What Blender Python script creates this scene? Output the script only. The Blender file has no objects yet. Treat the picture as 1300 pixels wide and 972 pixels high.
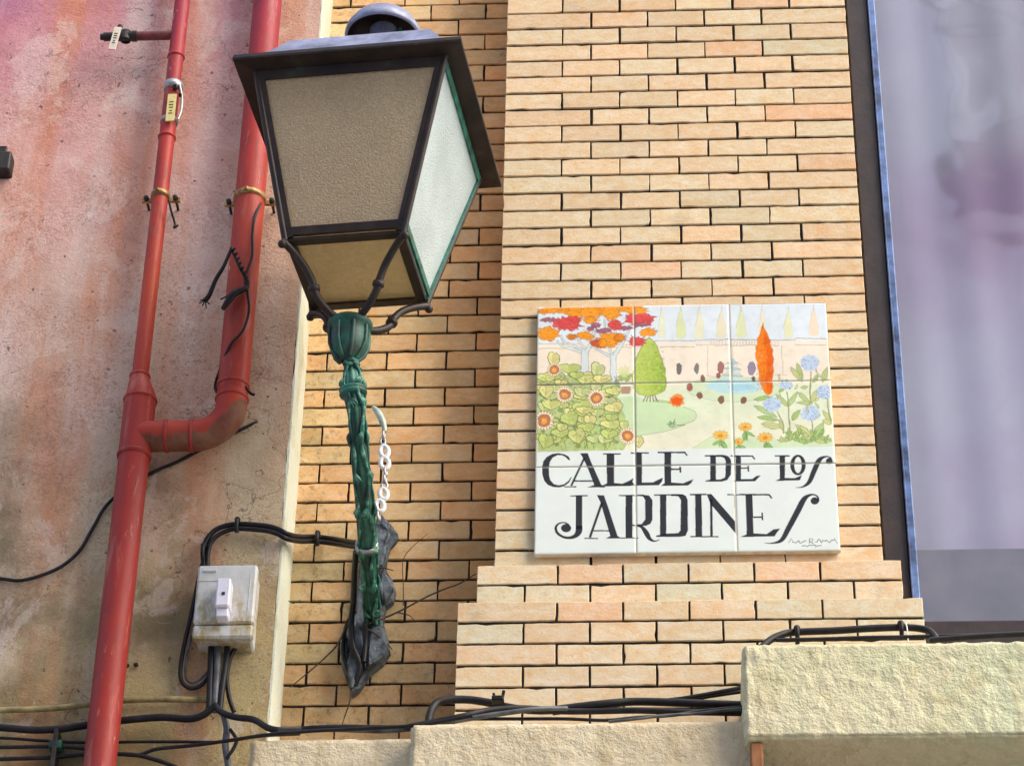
import bpy, math, random
import numpy as np
from mathutils import Vector, noise
R = math.radians
random.seed(7)
SC = bpy.context.scene
COL = SC.collection

# ------------------------------------------------------------------ camera
TH, YA, RO, FPX = 0.614152, -0.064141, 0.0202513, 3600.0
CAM = np.array([0.32833, -4.66422, 1.6])
_F = np.array([math.sin(YA)*math.cos(TH), math.cos(YA)*math.cos(TH), math.sin(TH)])
_X = np.array([math.cos(YA), -math.sin(YA), 0.0]); _U = np.cross(_X, _F)
_c, _s = math.cos(RO), math.sin(RO)
CX, CU, CF = _c*_X + _s*_U, -_s*_X + _c*_U, _F
from mathutils import Matrix
cd = bpy.data.cameras.new('camera'); cam = bpy.data.objects.new('camera', cd); COL.objects.link(cam)
cam.matrix_world = Matrix(((CX[0], CU[0], -CF[0], CAM[0]), (CX[1], CU[1], -CF[1], CAM[1]), (CX[2], CU[2], -CF[2], CAM[2]), (0, 0, 0, 1)))
cd.sensor_fit = 'HORIZONTAL'; cd.sensor_width = 36; cd.lens = 36*FPX/1300.0
cd.clip_start = .05; cd.clip_end = 400
SC.camera = cam
SC.render.resolution_x = 1024; SC.render.resolution_y = 765

# ------------------------------------------------------------------ light
SUN = Vector((.72, -.52, .86)).normalized()
w = bpy.data.worlds.new('World'); SC.world = w; w.use_nodes = True
nt = w.node_tree; bg = nt.nodes['Background']
sky = nt.nodes.new('ShaderNodeTexSky'); sky.sky_type = 'NISHITA'; sky.sun_disc = False
sky.sun_elevation = math.asin(SUN.z); sky.sun_rotation = math.atan2(SUN.x, SUN.y)
sky.dust_density = 3.0; sky.ozone_density = 1.0
tn = nt.nodes.new('ShaderNodeMixRGB'); tn.blend_type = 'MULTIPLY'; tn.inputs[0].default_value = 1; tn.inputs[2].default_value = (.97, .96, .92, 1); nt.links.new(sky.outputs[0], tn.inputs[1]); nt.links.new(tn.outputs[0], bg.inputs[0]); bg.inputs[1].default_value = .15
sl = bpy.data.lights.new('sun', 'SUN'); sl.energy = .75; sl.angle = R(80); sl.color = (1, .95, .87)
so = bpy.data.objects.new('sun', sl); COL.objects.link(so); so.rotation_euler = SUN.to_track_quat('Z', 'Y').to_euler(); so.location = (3, -3, 12)
SC.view_settings.view_transform = 'Standard'; SC.view_settings.look = 'None'
SC.view_settings.exposure = 1.60; SC.view_settings.gamma = 1
SC.cycles.max_bounces = 8; SC.cycles.transparent_max_bounces = 12

# ------------------------------------------------------------------ helpers
def at(u, v, y):
    d = CF*FPX + CX*(u-650) - CU*(v-486)
    return CAM + d*((y-CAM[1])/d[1])
def ppm(u, v, y):
    return FPX/float((at(u, v, y)-CAM) @ CF)
def lin(r, g, b):
    return tuple((c/255/12.92 if c/255 <= .04045 else ((c/255+.055)/1.055)**2.4) for c in (r, g, b)) + (1,)

def tag(o, label=None, cat=None, group=None, kind=None):
    if label: o['label'] = label
    if cat: o['category'] = cat
    if group: o['group'] = group
    if kind: o['kind'] = kind
    return o
def empty(name, loc, label, cat, group=None):
    o = bpy.data.objects.new(name, None); COL.objects.link(o); o.location = loc; o.empty_display_size = .05
    return tag(o, label, cat, group)

class MB:
    def __init__(s): s.v = []; s.f = []; s.m = []; s.sm = []; s.c = []
    def add(s, vs, fs, m=0, smooth=False, col=None):
        b = len(s.v); s.v += [tuple(float(q) for q in p) for p in vs]
        s.c += [col or (1, 1, 1, 1)]*len(vs)
        for f in fs: s.f.append([b+i for i in f]); s.m.append(m); s.sm.append(smooth)
    def box(s, lo, hi, m=0, ch=0.0, col=None):
        (x0, y0, z0), (x1, y1, z1) = lo, hi
        if ch <= 0:
            vs = [(x, y, z) for z in (z0, z1) for y in (y0, y1) for x in (x0, x1)]
            s.add(vs, [(0, 2, 3, 1), (4, 5, 7, 6), (0, 1, 5, 4), (2, 6, 7, 3), (0, 4, 6, 2), (1, 3, 7, 5)], m, False, col); return
        c = ch; vs = []
        cx, cy, cz = (x0+x1)/2, (y0+y1)/2, (z0+z1)/2
        hx, hy, hz = (x1-x0)/2, (y1-y0)/2, (z1-z0)/2
        idx = {}
        for sx in (-1, 1):
            for sy in (-1, 1):
                for sz in (-1, 1):
                    for a in range(3):
                        h = [hx-c, hy-c, hz-c]; h[a] += c
                        idx[(sx, sy, sz, a)] = len(vs); vs.append((cx+sx*h[0], cy+sy*h[1], cz+sz*h[2]))
        fs = []
        for a in range(3):
            b_, c_ = (a+1) % 3, (a+2) % 3
            for sg in (-1, 1):
                q = []
                for (p, r) in ((-1, -1), (1, -1), (1, 1), (-1, 1)):
                    k = [0, 0, 0]; k[a] = sg; k[b_] = p; k[c_] = r; q.append(idx[tuple(k)+(a,)])
                fs.append(q if sg > 0 else q[::-1])
            for p in (-1, 1):
                for r in (-1, 1):
                    k0 = [0]*3; k0[b_] = p; k0[c_] = r; k1 = list(k0); k0[a] = -1; k1[a] = 1
                    fs.append([idx[tuple(k0)+(b_,)], idx[tuple(k1)+(b_,)], idx[tuple(k1)+(c_,)], idx[tuple(k0)+(c_,)]])
        for sx in (-1, 1):
            for sy in (-1, 1):
                for sz in (-1, 1): fs.append([idx[(sx, sy, sz, a)] for a in range(3)])
        s.add(vs, fs, m, False, col)
    def tube(s, pts, r, n=10, m=0, cap=True, twist=None, sm=True):
        P = [np.array(p, float) for p in pts]; N = len(P)
        rr = r if hasattr(r, '__len__') else [r]*N
        T = [P[min(i+1, N-1)]-P[max(i-1, 0)] for i in range(N)]; T = [t/(np.linalg.norm(t)+1e-12) for t in T]
        a = np.array([0, 0, 1.]) if abs(T[0][2]) < .9 else np.array([1., 0, 0])
        nx = np.cross(T[0], a); nx /= np.linalg.norm(nx); vs = []
        for i in range(N):
            nx = nx-T[i]*(nx@T[i]); nx /= np.linalg.norm(nx); ny = np.cross(T[i], nx)
            for k in range(n):
                t = 2*math.pi*k/n; q = rr[i]*(twist(t, i/(N-1)) if twist else 1)
                vs.append(P[i]+nx*math.cos(t)*q+ny*math.sin(t)*q)
        fs = [(i*n+k, i*n+(k+1) % n, (i+1)*n+(k+1) % n, (i+1)*n+k) for i in range(N-1) for k in range(n)]
        s.add(vs, fs, m, sm)
        if cap: s.add(vs[:n], [tuple(range(n))[::-1]], m); s.add(vs[-n:], [tuple(range(n))], m)
    def lathe(s, c, prof, n=32, m=0, axis=None, sm=True):
        ax = Vector(axis or (0, 0, 1)).normalized(); ux = ax.orthogonal().normalized(); uy = ax.cross(ux); c = Vector(c); vs = []
        for (r, h) in prof:
            for k in range(n):
                t = 2*math.pi*k/n; vs.append(c+ax*h+(ux*math.cos(t)+uy*math.sin(t))*r)
        fs = [(i*n+k, i*n+(k+1) % n, (i+1)*n+(k+1) % n, (i+1)*n+k) for i in range(len(prof)-1) for k in range(n)]
        s.add(vs, fs, m, sm)
    def ball(s, c, r, m=0, n=12):
        s.lathe(c, [(max(1e-5, r*math.sin(math.pi*i/n)), -r*math.cos(math.pi*i/n)) for i in range(n+1)], n, m)
    def bar(s, p, q, wd, th, nrm, m=0):      # rectangular bar between two points; wd along the face, th along nrm
        p = Vector(p); q = Vector(q); t = (q-p).normalized(); nn = Vector(nrm); nn = (nn-t*nn.dot(t)).normalized(); b = t.cross(nn)
        vs = [o+b*(sb*wd/2)+nn*(sn*th/2) for o in (p, q) for (sb, sn) in ((-1, -1), (1, -1), (1, 1), (-1, 1))]
        s.add(vs, [(0, 3, 2, 1), (4, 5, 6, 7), (0, 1, 5, 4), (1, 2, 6, 5), (2, 3, 7, 6), (3, 0, 4, 7)], m)
    def prism(s, poly, y0, y1, ch=0.0, m=0, col=None):      # poly in (x,z), front at y0 (towards the street)
        n = len(poly); P = [Vector((a, b)) for a, b in poly]
        cen = sum(P, Vector((0, 0)))/n
        vs = [(p.x, y1, p.y) for p in P]+[(p.x, y0+ch, p.y) for p in P]; ins = []
        for i, p in enumerate(P):
            e = P[(i+1) % n]-P[i-1]; nn = Vector((-e.y, e.x)).normalized() if e.length > 1e-9 else Vector((0, 0))
            if nn.dot(cen-p) < 0: nn = -nn
            ins.append(p+nn*ch)
        vs += [(p.x, y0, p.y) for p in ins]
        fs = [(i, (i+1) % n, n+(i+1) % n, n+i) for i in range(n)]+[(n+i, n+(i+1) % n, 2*n+(i+1) % n, 2*n+i) for i in range(n)]+[tuple(range(2*n, 3*n)), tuple(range(n))[::-1]]
        s.add(vs, fs, m, False, col)
    def build(s, name, mats, parent=None, col=False):
        me = bpy.data.meshes.new(name); off = np.array(parent_world(parent) if parent else (0, 0, 0), float)
        me.from_pydata([tuple(np.array(v)-off) for v in s.v], [], s.f)
        for mt in (mats if isinstance(mats, (list, tuple)) else [mats]): me.materials.append(mt)
        me.polygons.foreach_set('material_index', s.m); me.polygons.foreach_set('use_smooth', s.sm)
        if col:
            a = me.color_attributes.new('tint', 'FLOAT_COLOR', 'POINT'); a.data.foreach_set('color', [q for c in s.c for q in c])
        me.validate(); me.update()
        import bmesh
        bm = bmesh.new(); bm.from_mesh(me); bmesh.ops.recalc_face_normals(bm, faces=bm.faces); bm.to_mesh(me); bm.free()
        o = bpy.data.objects.new(name, me); COL.objects.link(o)
        if parent: o.parent = parent
        return o
def parent_world(p):
    t = Vector((0, 0, 0))
    while p is not None: t += p.location; p = p.parent
    return t
def spline(pts, k=6):
    P = [np.array(p, float) for p in pts]; P = [2*P[0]-P[1]]+P+[2*P[-1]-P[-2]]; out = []
    for i in range(1, len(P)-2):
        for j in range(k):
            t = j/k; a, b, c, d = P[i-1:i+3]
            out.append(.5*((2*b)+(-a+c)*t+(2*a-5*b+4*c-d)*t*t+(-a+3*b-3*c+d)*t**3))
    out.append(P[-2]); return out
def pxpath(pts, y=None, k=6):
    return spline([at(p[0], p[1], p[2] if len(p) > 2 else y) for p in pts], k)

# ------------------------------------------------------------------ materials
class N:
    def __init__(s, name):
        s.m = bpy.data.materials.new(name); s.m.use_nodes = True; s.t = s.m.node_tree; s.b = s.t.nodes['Principled BSDF']; s.out = s.t.nodes['Material Output']
    def n(s, kind, **k):
        q = s.t.nodes.new('ShaderNode'+kind)
        for a, b in k.items(): setattr(q, a, b)
        return q
    def l(s, a, b): s.t.links.new(a, b)
    def pos(s): return s.n('NewGeometry').outputs['Position']
    def noise(s, scale, detail=4, rough=.6, stretch=None, dist=0):
        v = s.pos()
        if stretch:
            mp = s.n('Mapping'); mp.inputs['Scale'].default_value = stretch; s.l(v, mp.inputs[0]); v = mp.outputs[0]
        q = s.n('TexNoise'); q.inputs['Scale'].default_value = scale; q.inputs['Detail'].default_value = detail; q.inputs['Roughness'].default_value = rough; q.inputs['Distortion'].default_value = dist
        s.l(v, q.inputs['Vector']); return q.outputs['Fac']
    def ramp(s, f, stops, mode='LINEAR'):
        q = s.n('ValToRGB'); q.color_ramp.interpolation = mode; e = q.color_ramp.elements
        while len(e) < len(stops): e.new(.5)
        for i, (p, c) in enumerate(stops): e[i].position = p; e[i].color = c if len(c) == 4 else tuple(c)+(1,)
        s.l(f, q.inputs[0]); return q.outputs[0]
    def mask(s, f, a, b):
        q = s.n('MapRange'); q.inputs[1].default_value = a; q.inputs[2].default_value = b; s.l(f, q.inputs[0]); return q.outputs[0]
    def mix(s, f, a, b, mode='MIX'):
        q = s.n('MixRGB', blend_type=mode)
        if isinstance(f, (int, float)): q.inputs[0].default_value = f
        else: s.l(f, q.inputs[0])
        for i, c in ((1, a), (2, b)):
            if isinstance(c, tuple): q.inputs[i].default_value = c if len(c) == 4 else c+(1,)
            else: s.l(c, q.inputs[i])
        return q.outputs[0]
    def math(s, op, a, b=None):
        q = s.n('Math', operation=op)
        for i, c in ((0, a), (1, b)):
            if c is None: continue
            if isinstance(c, (int, float)): q.inputs[i].default_value = c
            else: s.l(c, q.inputs[i])
        return q.outputs[0]
    def bump(s, h, dist, strength=1, prev=None):
        q = s.n('Bump'); q.inputs['Distance'].default_value = dist; q.inputs['Strength'].default_value = strength; s.l(h, q.inputs['Height'])
        if prev: s.l(prev, q.inputs['Normal'])
        s.l(q.outputs[0], s.b.inputs['Normal']); return q.outputs[0]
    def done(s, col=None, rough=.7, metal=0, spec=None):
        if col is not None:
            if isinstance(col, tuple): s.b.inputs['Base Color'].default_value = col if len(col) == 4 else col+(1,)
            else: s.l(col, s.b.inputs['Base Color'])
        if isinstance(rough, (int, float)): s.b.inputs['Roughness'].default_value = rough
        else: s.l(rough, s.b.inputs['Roughness'])
        s.b.inputs['Metallic'].default_value = metal
        if spec is not None: s.b.inputs['Specular IOR Level'].default_value = spec
        return s.m

def simple(name, c, rough=.6, var=.25, scale=40, bump=.0006, metal=0, dark=None, spec=None):
    q = N(name); c4 = tuple(c)[:3]
    d = dark or tuple(x*(1-var*1.6) for x in c4); l = tuple(min(1, x*(1+var)) for x in c4)
    col = q.ramp(q.noise(scale), [(.3, d[:3]), (.7, l)])
    if bump: q.bump(q.noise(scale*4), bump)
    return q.done(col, rough, metal, spec)

# brick: per-brick tint times fine mottling, pits and grime
def brick_mat(name, grime, gcol):
    q = N(name); a = q.n('Attribute', attribute_name='tint').outputs['Color']
    n1 = q.noise(38, 6, .65, (1, 1, 1.6)); n2 = q.noise(160, 4, .7); n3 = q.noise(9, 5, .6)
    c = q.mix(q.mask(n1, .32, .68), q.mix(1., a, (1.08, 1.08, 1.1), 'MULTIPLY'), q.mix(1., a, (1.0, .86, .68), 'MULTIPLY'))
    c = q.mix(q.mask(q.noise(24, 4, .5, dist=1.0), .54, .72), c, q.mix(1., a, (1.04, .84, .66), 'MULTIPLY'))
    c = q.mix(q.math('MULTIPLY', q.mask(n2, .56, .75), .35), c, (.16, .11, .07))
    c = q.mix(q.math('MULTIPLY', q.mask(n3, .62-grime, .8), .55), c, gcol)
    n5 = q.noise(14, 6, .7, (1, 1, 2.2), 1.5)
    c = q.mix(q.math('MULTIPLY', q.mask(n5, .50, .66), .45), c, q.mix(1., a, (.98, .74, .50), 'MULTIPLY'))
    c = q.mix(q.math('MULTIPLY', q.mask(n5, .46, .34), .5), c, q.mix(1., a, (1.10, 1.18, 1.25), 'MULTIPLY'))
    c = q.mix(q.math('MULTIPLY', q.mask(q.noise(230, 3, .7), .64, .70), .5), c, (.07, .05, .03))
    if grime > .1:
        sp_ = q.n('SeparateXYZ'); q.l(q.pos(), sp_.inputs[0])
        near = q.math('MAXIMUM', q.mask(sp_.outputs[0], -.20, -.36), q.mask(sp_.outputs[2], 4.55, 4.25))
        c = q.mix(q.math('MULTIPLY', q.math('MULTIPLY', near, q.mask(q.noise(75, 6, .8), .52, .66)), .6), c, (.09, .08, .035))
    h = q.math('ADD', q.math('MULTIPLY', n1, .6), q.math('MULTIPLY', n2, .5))
    q.bump(h, .0022, .8); return q.done(c, .88, spec=.25)
M = {}
M['brick'] = brick_mat('buff_brick', .02, (.30, .24, .15))
M['brick_l'] = brick_mat('ochre_brick', .16, (.17, .15, .075))
q = N('mortar'); M['mortar'] = q.done(q.ramp(q.noise(120), [(.3, (.004, .003, .003)), (.75, (.016, .012, .010))]), .95)
q.bump(q.noise(200), .002)

# stucco of the left wall: pink wash above, ochre and grey-green below, rust streaks
q = N('pink_stucco'); sep = q.n('SeparateXYZ'); q.l(q.pos(), sep.inputs[0]); X_, Z_ = sep.outputs[0], sep.outputs[2]
warp = q.math('ADD', Z_, q.math('MULTIPLY', q.math('SUBTRACT', q.noise(2.2, 3), .5), .9))
warp = q.math('ADD', warp, q.math('MULTIPLY', X_, -.45))
c = q.ramp(q.mask(warp, 4.1, 6.6), [(0, (.40, .31, .13)), (.17, (.50, .40, .20)), (.28, (.60, .49, .32)), (.42, (.68, .50, .38)), (.58, (.76, .52, .42)), (.76, (.74, .42, .38)), (.9, (.66, .30, .34)), (1, (.50, .19, .31))])
c = q.mix(q.math('MULTIPLY', q.mask(q.noise(2.4, 4, .55, (3.2, 1, .42)), .46, .64), .72), c, (.70, .28, .14))
c = q.mix(q.math('MULTIPLY', q.mask(q.noise(2.9, 4, .6, (3.5, 1, .5), .3), .50, .66), .6), c, (.82, .66, .60))
c = q.mix(q.math('MULTIPLY', q.mask(q.noise(3.3, 5, .6), .47, .64), q.math('MULTIPLY', q.mask(Z_, 5.1, 4.6), .78)), c, (.17, .145, .07))
rt = q.mask(X_, -.62, -.50); c = q.mix(q.math('MULTIPLY', rt, .6), c, q.ramp(q.mask(Z_, 4.2, 5.8), [(0, (.48, .40, .20)), (.3, (.60, .50, .34)), (1, (.68, .50, .36))]))
c = q.mix(q.math('MULTIPLY', q.math('MULTIPLY', q.mask(q.noise(95, 5, .8, dist=1.6), .50, .60), q.mask(q.noise(5, 4, .6), .38, .52)), .5), c, (.26, .11, .10))
c = q.mix(q.math('MULTIPLY', q.mask(q.noise(6.5, 7, .7, dist=.8), .52, .57), .26), c, q.mix(1., c, (.76, .54, .46), 'MULTIPLY'))
c = q.mix(q.math('MULTIPLY', q.mask(q.noise(8.5, 7, .7, (1, 1, .7), .8), .55, .60), .30), c, (.86, .74, .66))
vo = q.n('TexVoronoi', feature='DISTANCE_TO_EDGE'); vo.inputs['Scale'].default_value = 1.1
vm = q.n('VectorMath', operation='ADD'); nv_ = q.n('TexNoise'); nv_.inputs['Scale'].default_value = 5; nv_.inputs['Detail'].default_value = 6; q.l(q.pos(), nv_.inputs['Vector']); q.l(q.pos(), vm.inputs[0]); q.l(nv_.outputs['Color'], vm.inputs[1]); q.l(vm.outputs[0], vo.inputs['Vector'])
c = q.mix(q.math('MULTIPLY', q.mask(vo.outputs['Distance'], .0035, .001), q.math('MULTIPLY', q.mask(q.noise(1.6, 2), .48, .56), .7)), c, (.10, .06, .05))
c = q.mix(q.math('MULTIPLY', q.mask(q.noise(55, 2, .5), .715, .73), .7), c, (.09, .06, .05))
hb = q.math('ADD', q.noise(120, 5, .75, dist=1.0), q.math('MULTIPLY', q.noise(34, 3), .7)); q.bump(hb, .006, .9)
M['stucco'] = q.done(c, .93, spec=.2)

def stucco2(name, c1, c2, stain, d=.006):
    q = N(name); c = q.ramp(q.noise(7, 5, .6), [(.3, c1), (.7, c2)])
    c = q.mix(q.math('MULTIPLY', q.mask(q.noise(5, 4, .5, (1.4, 1, .7)), .56, .75), .5), c, stain)
    c = q.mix(q.math('MULTIPLY', q.mask(q.noise(90, 4, .7), .60, .76), .3), c, (.16, .12, .06))
    c = q.mix(q.math('MULTIPLY', q.mask(q.noise(9, 5, .65, (2.2, 1, .35), .4), .54, .66), .4), c, q.mix(1., c, (.58, .52, .40), 'MULTIPLY'))
    c = q.mix(q.math('MULTIPLY', q.mask(q.noise(12, 6, .7, dist=.8), .56, .62), .35), c, q.mix(1., c, (.75, .66, .5), 'MULTIPLY'))
    q.bump(q.math('ADD', q.noise(130, 4, .65), q.noise(45, 3)), d, .8); return q.done(c, .92, spec=.2)
M['ledge'] = stucco2('cream_stucco', (.60, .50, .33), (.68, .60, .42), (.62, .45, .26))
M['block'] = stucco2('greenish_stucco', (.60, .58, .36), (.68, .62, .42), (.48, .60, .40), .006)
M['soffit'] = simple('rust_render', (.26, .11, .045), .9, .35, 12, .002)
M['return'] = stucco2('lit_plaster_return', (.66, .70, .55), (.74, .76, .64), (.5, .5, .3), .003)  # light caught by the return face put into its pale colour

def pipe_paint():
    q = N('red_pipe_paint'); sep = q.n('SeparateXYZ'); q.l(q.pos(), sep.inputs[0]); Z = sep.outputs[2]
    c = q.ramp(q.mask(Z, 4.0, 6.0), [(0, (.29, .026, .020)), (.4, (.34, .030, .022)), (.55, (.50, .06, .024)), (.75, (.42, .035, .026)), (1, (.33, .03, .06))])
    c = q.mix(q.math('MULTIPLY', q.mask(q.noise(11, 5, .65, (1, 1, .35)), .48, .68), .6), c, (.17, .025, .025))
    c = q.mix(q.math('MULTIPLY', q.mask(q.noise(16, 4, .6, (2, 2, .3)), .58, .74), .45), c, (.66, .30, .20))
    c = q.mix(q.math('MULTIPLY', q.mask(q.noise(28, 6, .75, (3, 3, .22), .5), .52, .62), .5), c, (.20, .04, .035))
    c = q.mix(q.math('MULTIPLY', q.mask(q.noise(34, 6, .8, (2, 2, .3), .8), .60, .66), .45), c, (.60, .30, .22))
    c = q.mix(q.mask(q.noise(24, 4, .6, (1, 1, .45)), .70, .71), c, (.62, .52, .42))
    c = q.mix(q.math('MULTIPLY', q.mask(q.noise(150, 3), .62, .75), .5), c, (.10, .03, .02))
    q.bump(q.noise(60, 4), .0012, .5); return q.done(c, .5, spec=.3)
M['pipe'] = pipe_paint()
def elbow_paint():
    q = N('green_grey_belly_pipe'); sep = q.n('SeparateXYZ'); q.l(q.pos(), sep.inputs[0]); z = sep.outputs[2]; x = sep.outputs[0]
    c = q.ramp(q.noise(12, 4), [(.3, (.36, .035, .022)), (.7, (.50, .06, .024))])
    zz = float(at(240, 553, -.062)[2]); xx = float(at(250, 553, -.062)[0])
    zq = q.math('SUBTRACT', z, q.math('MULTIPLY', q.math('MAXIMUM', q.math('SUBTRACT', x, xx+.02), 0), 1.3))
    m_ = q.mask(q.math('ADD', zq, q.math('MULTIPLY', q.math('SUBTRACT', q.noise(26, 4), .5), .035)), zz-.004, zz-.018)  # mask: paint turns dark green-grey towards the underside
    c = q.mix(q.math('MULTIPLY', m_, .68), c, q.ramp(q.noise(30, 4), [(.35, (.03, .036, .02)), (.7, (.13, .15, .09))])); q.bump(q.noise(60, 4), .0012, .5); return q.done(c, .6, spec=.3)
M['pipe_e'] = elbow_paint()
M['brass'] = simple('tarnished_brass', (.42, .26, .10), .45, .5, 60, .0005, .6)
M['iron'] = simple('dark_iron', (.03, .025, .022), .55, .4, 50, .0005, .3)
M['green'] = None
q = N('green_lamp_paint'); c = q.ramp(q.noise(26, 5, .6), [(.3, (.010, .022, .018)), (.5, (.010, .075, .052)), (.68, (.04, .18, .13)), (.82, (.16, .36, .28))])
c = q.mix(q.math('MULTIPLY', q.mask(q.noise(14, 4, .6), .5, .62), .55), c, (.035, .02, .018))
q.bump(q.noise(90, 4), .001, .6); M['green'] = q.done(c, .5, spec=.4)
q = N('shaded_lamp_paint'); c = q.ramp(q.noise(18, 5, .6), [(.3, (.012, .010, .010)), (.62, (.035, .022, .018)), (.8, (.03, .07, .05))])
q.bump(q.noise(90, 4), .0008, .5); M['dark'] = q.done(c, .45, spec=.28)  # near-black copy of the green lamp paint, shade put into the colour
q = N('worn_green_casting'); c = q.ramp(q.noise(45, 5, .65), [(.34, (.008, .035, .027)), (.5, (.018, .11, .078)), (.6, (.08, .28, .20)), (.70, (.42, .56, .46))])
q.bump(q.noise(120, 4), .0012, .6); M['worn'] = q.done(c, .5, spec=.45)
M['edge'] = simple('lit_lamp_paint', (.03, .17, .13), .4, .5, 30, .0004)  # lit copy of the lamp paint for the bars facing right
M['roof'] = simple('zinc_roof', (.27, .29, .40), .45, .35, 22, .0006, .25)
M['cable'] = simple('black_cable', (.010, .009, .011), .5, .5, 30, .0003, spec=.3)
M['cable_g'] = simple('grey_cable', (.075, .08, .09), .5, .5, 30, .0003)
M['cable_o'] = simple('painted_cable', (.30, .24, .10), .7, .4, 30, .0008)
M['box'] = None
q = N('weathered_plastic'); sep = q.n('SeparateXYZ'); q.l(q.pos(), sep.inputs[0])
c = q.ramp(q.noise(14, 5, .6), [(.3, (.50, .53, .50)), (.7, (.62, .63, .64))])
low = q.math('ADD', q.mask(sep.outputs[2], 4.42, 4.33), q.math('MULTIPLY', q.mask(sep.outputs[0], -.625, -.67), .5))
c = q.mix(q.math('MULTIPLY', low, q.mask(q.noise(30, 5, .7, (1.6, 1, .8)), .4, .62)), c, (.36, .28, .13)); q.bump(q.noise(80), .0006)
M['box'] = q.done(c, .5)
M['white'] = simple('white_plastic', (.72, .70, .78), .4, .08, 20, 0)
M['hook'] = simple('greenish_white_strap', (.50, .60, .52), .45, .3, 60, .0005)
M['chain'] = simple('white_chain', (.80, .80, .78), .35, .06, 20, 0)
M['plate'] = simple('bluish_lead', (.10, .125, .15), .6, .6, 30, .004)
M['tag'] = simple('yellow_tag', (.66, .56, .22), .5, .12, 60, 0)
M['tagpale'] = simple('pale_tag', (.70, .62, .50), .5, .12, 60, 0)
M['steel'] = simple('grey_metal', (.42, .42, .42), .4, .3, 60, .0005, .6)
M['twig'] = simple('dry_twig', (.05, .035, .02), .8, .4, 80, 0)
M['win_dark'] = simple('brown_window_frame', (.022, .012, .012), .5, .4, 20, .0005)
M['win_blue'] = simple('bluish_window_bead', (.10, .17, .36), .35, .5, 25, .0004)
M['dull_board'] = simple('greybrown_board', (.25, .21, .19), .7, .3, 6, .001)
M['room'] = simple('dark_room', (.05, .045, .05), .9, .3, 3, 0)
M['asphalt'] = simple('pale_paving', (.33, .31, .28), .9, .2, 8, .003)
M['opp'] = stucco2('lilac_render', (.62, .58, .64), (.70, .66, .72), (.56, .42, .58))
M['oppwin'] = simple('dull_shutter', (.16, .13, .18), .6, .3, 5, 0)
q = N('curtain_cloth'); sep = q.n('SeparateXYZ'); q.l(q.pos(), sep.inputs[0])
c = q.ramp(q.noise(1.7, 4, .5, (1, 1, .8)), [(.36, (.58, .46, .64)), (.5, (.68, .66, .76)), (.62, (.74, .80, .84))]); q.bump(q.noise(300), .0006)
M['curtain'] = q.done(c, .9, spec=.1)
q = N('window_glass'); tr = q.n('BsdfTransparent'); tr.inputs[0].default_value = (.93, .93, .97, 1); gl = q.n('BsdfGlossy'); gl.inputs['Roughness'].default_value = .05
bn = q.n('Bump'); bn.inputs['Distance'].default_value = .004; q.l(q.noise(3.0, 2), bn.inputs['Height']); q.l(bn.outputs[0], gl.inputs['Normal'])
mx = q.n('MixShader'); mx.inputs[0].default_value = .44; q.l(tr.outputs[0], mx.inputs[1]); q.l(gl.outputs[0], mx.inputs[2]); q.l(mx.outputs[0], q.out.inputs[0]); M['glass'] = q.m
def lamp_glass(name, dif, trn, fac, bs=170):
    q = N(name); d = q.n('BsdfDiffuse'); d.inputs[0].default_value = dif+(1,); t = q.n('BsdfTranslucent'); t.inputs[0].default_value = trn+(1,)
    g = q.n('BsdfGlossy'); g.inputs['Roughness'].default_value = .22; tp = q.n('BsdfTransparent'); tp.inputs[0].default_value = (.9, .82, .66, 1)
    bn = q.n('Bump'); bn.inputs['Distance'].default_value = .003; bn.inputs['Strength'].default_value = 1; q.l(q.noise(bs, 2, .5), bn.inputs['Height'])
    for x in (d, t, g): q.l(bn.outputs[0], x.inputs['Normal'])
    col = q.mix(q.mask(q.noise(9, 4, .6), .35, .7), tuple(x*.8 for x in dif), dif); col = col if dif[0] > .75 and dif[2] > .7 else q.mix(q.mask(q.noise(bs*.8, 3, .6), .42, .62), q.mix(1., col, (.62, .60, .55), 'MULTIPLY'), col); q.l(col, d.inputs[0])
    a = q.n('MixShader'); a.inputs[0].default_value = fac; q.l(d.outputs[0], a.inputs[1]); q.l(t.outputs[0], a.inputs[2])
    b = q.n('MixShader'); b.inputs[0].default_value = .30; q.l(a.outputs[0], b.inputs[1]); q.l(tp.outputs[0], b.inputs[2])
    c = q.n('MixShader'); c.inputs[0].default_value = .12; q.l(b.outputs[0], c.inputs[1]); q.l(g.outputs[0], c.inputs[2]); q.l(c.outputs[0], q.out.inputs[0]); return q.m
M['pane'] = lamp_glass('hammered_amber_glass', (.80, .66, .42), (1, .86, .58), .5, 260)
M['pane_r'] = lamp_glass('hammered_skylit_glass', (.76, .90, .94), (.82, .95, .97), .25, 260)  # right pane: skylight painted into a paler, bluer copy of the glass
M['pane_b'] = lamp_glass('lower_amber_glass', (1, .84, .56), (1, .92, .68), .75, 120)

# ------------------------------------------------------------------ setting
g = MB(); g.box((-40, -60, -.3), (40, 40, 0)); tag(g.build('ground', M['asphalt']), kind='structure')

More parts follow.
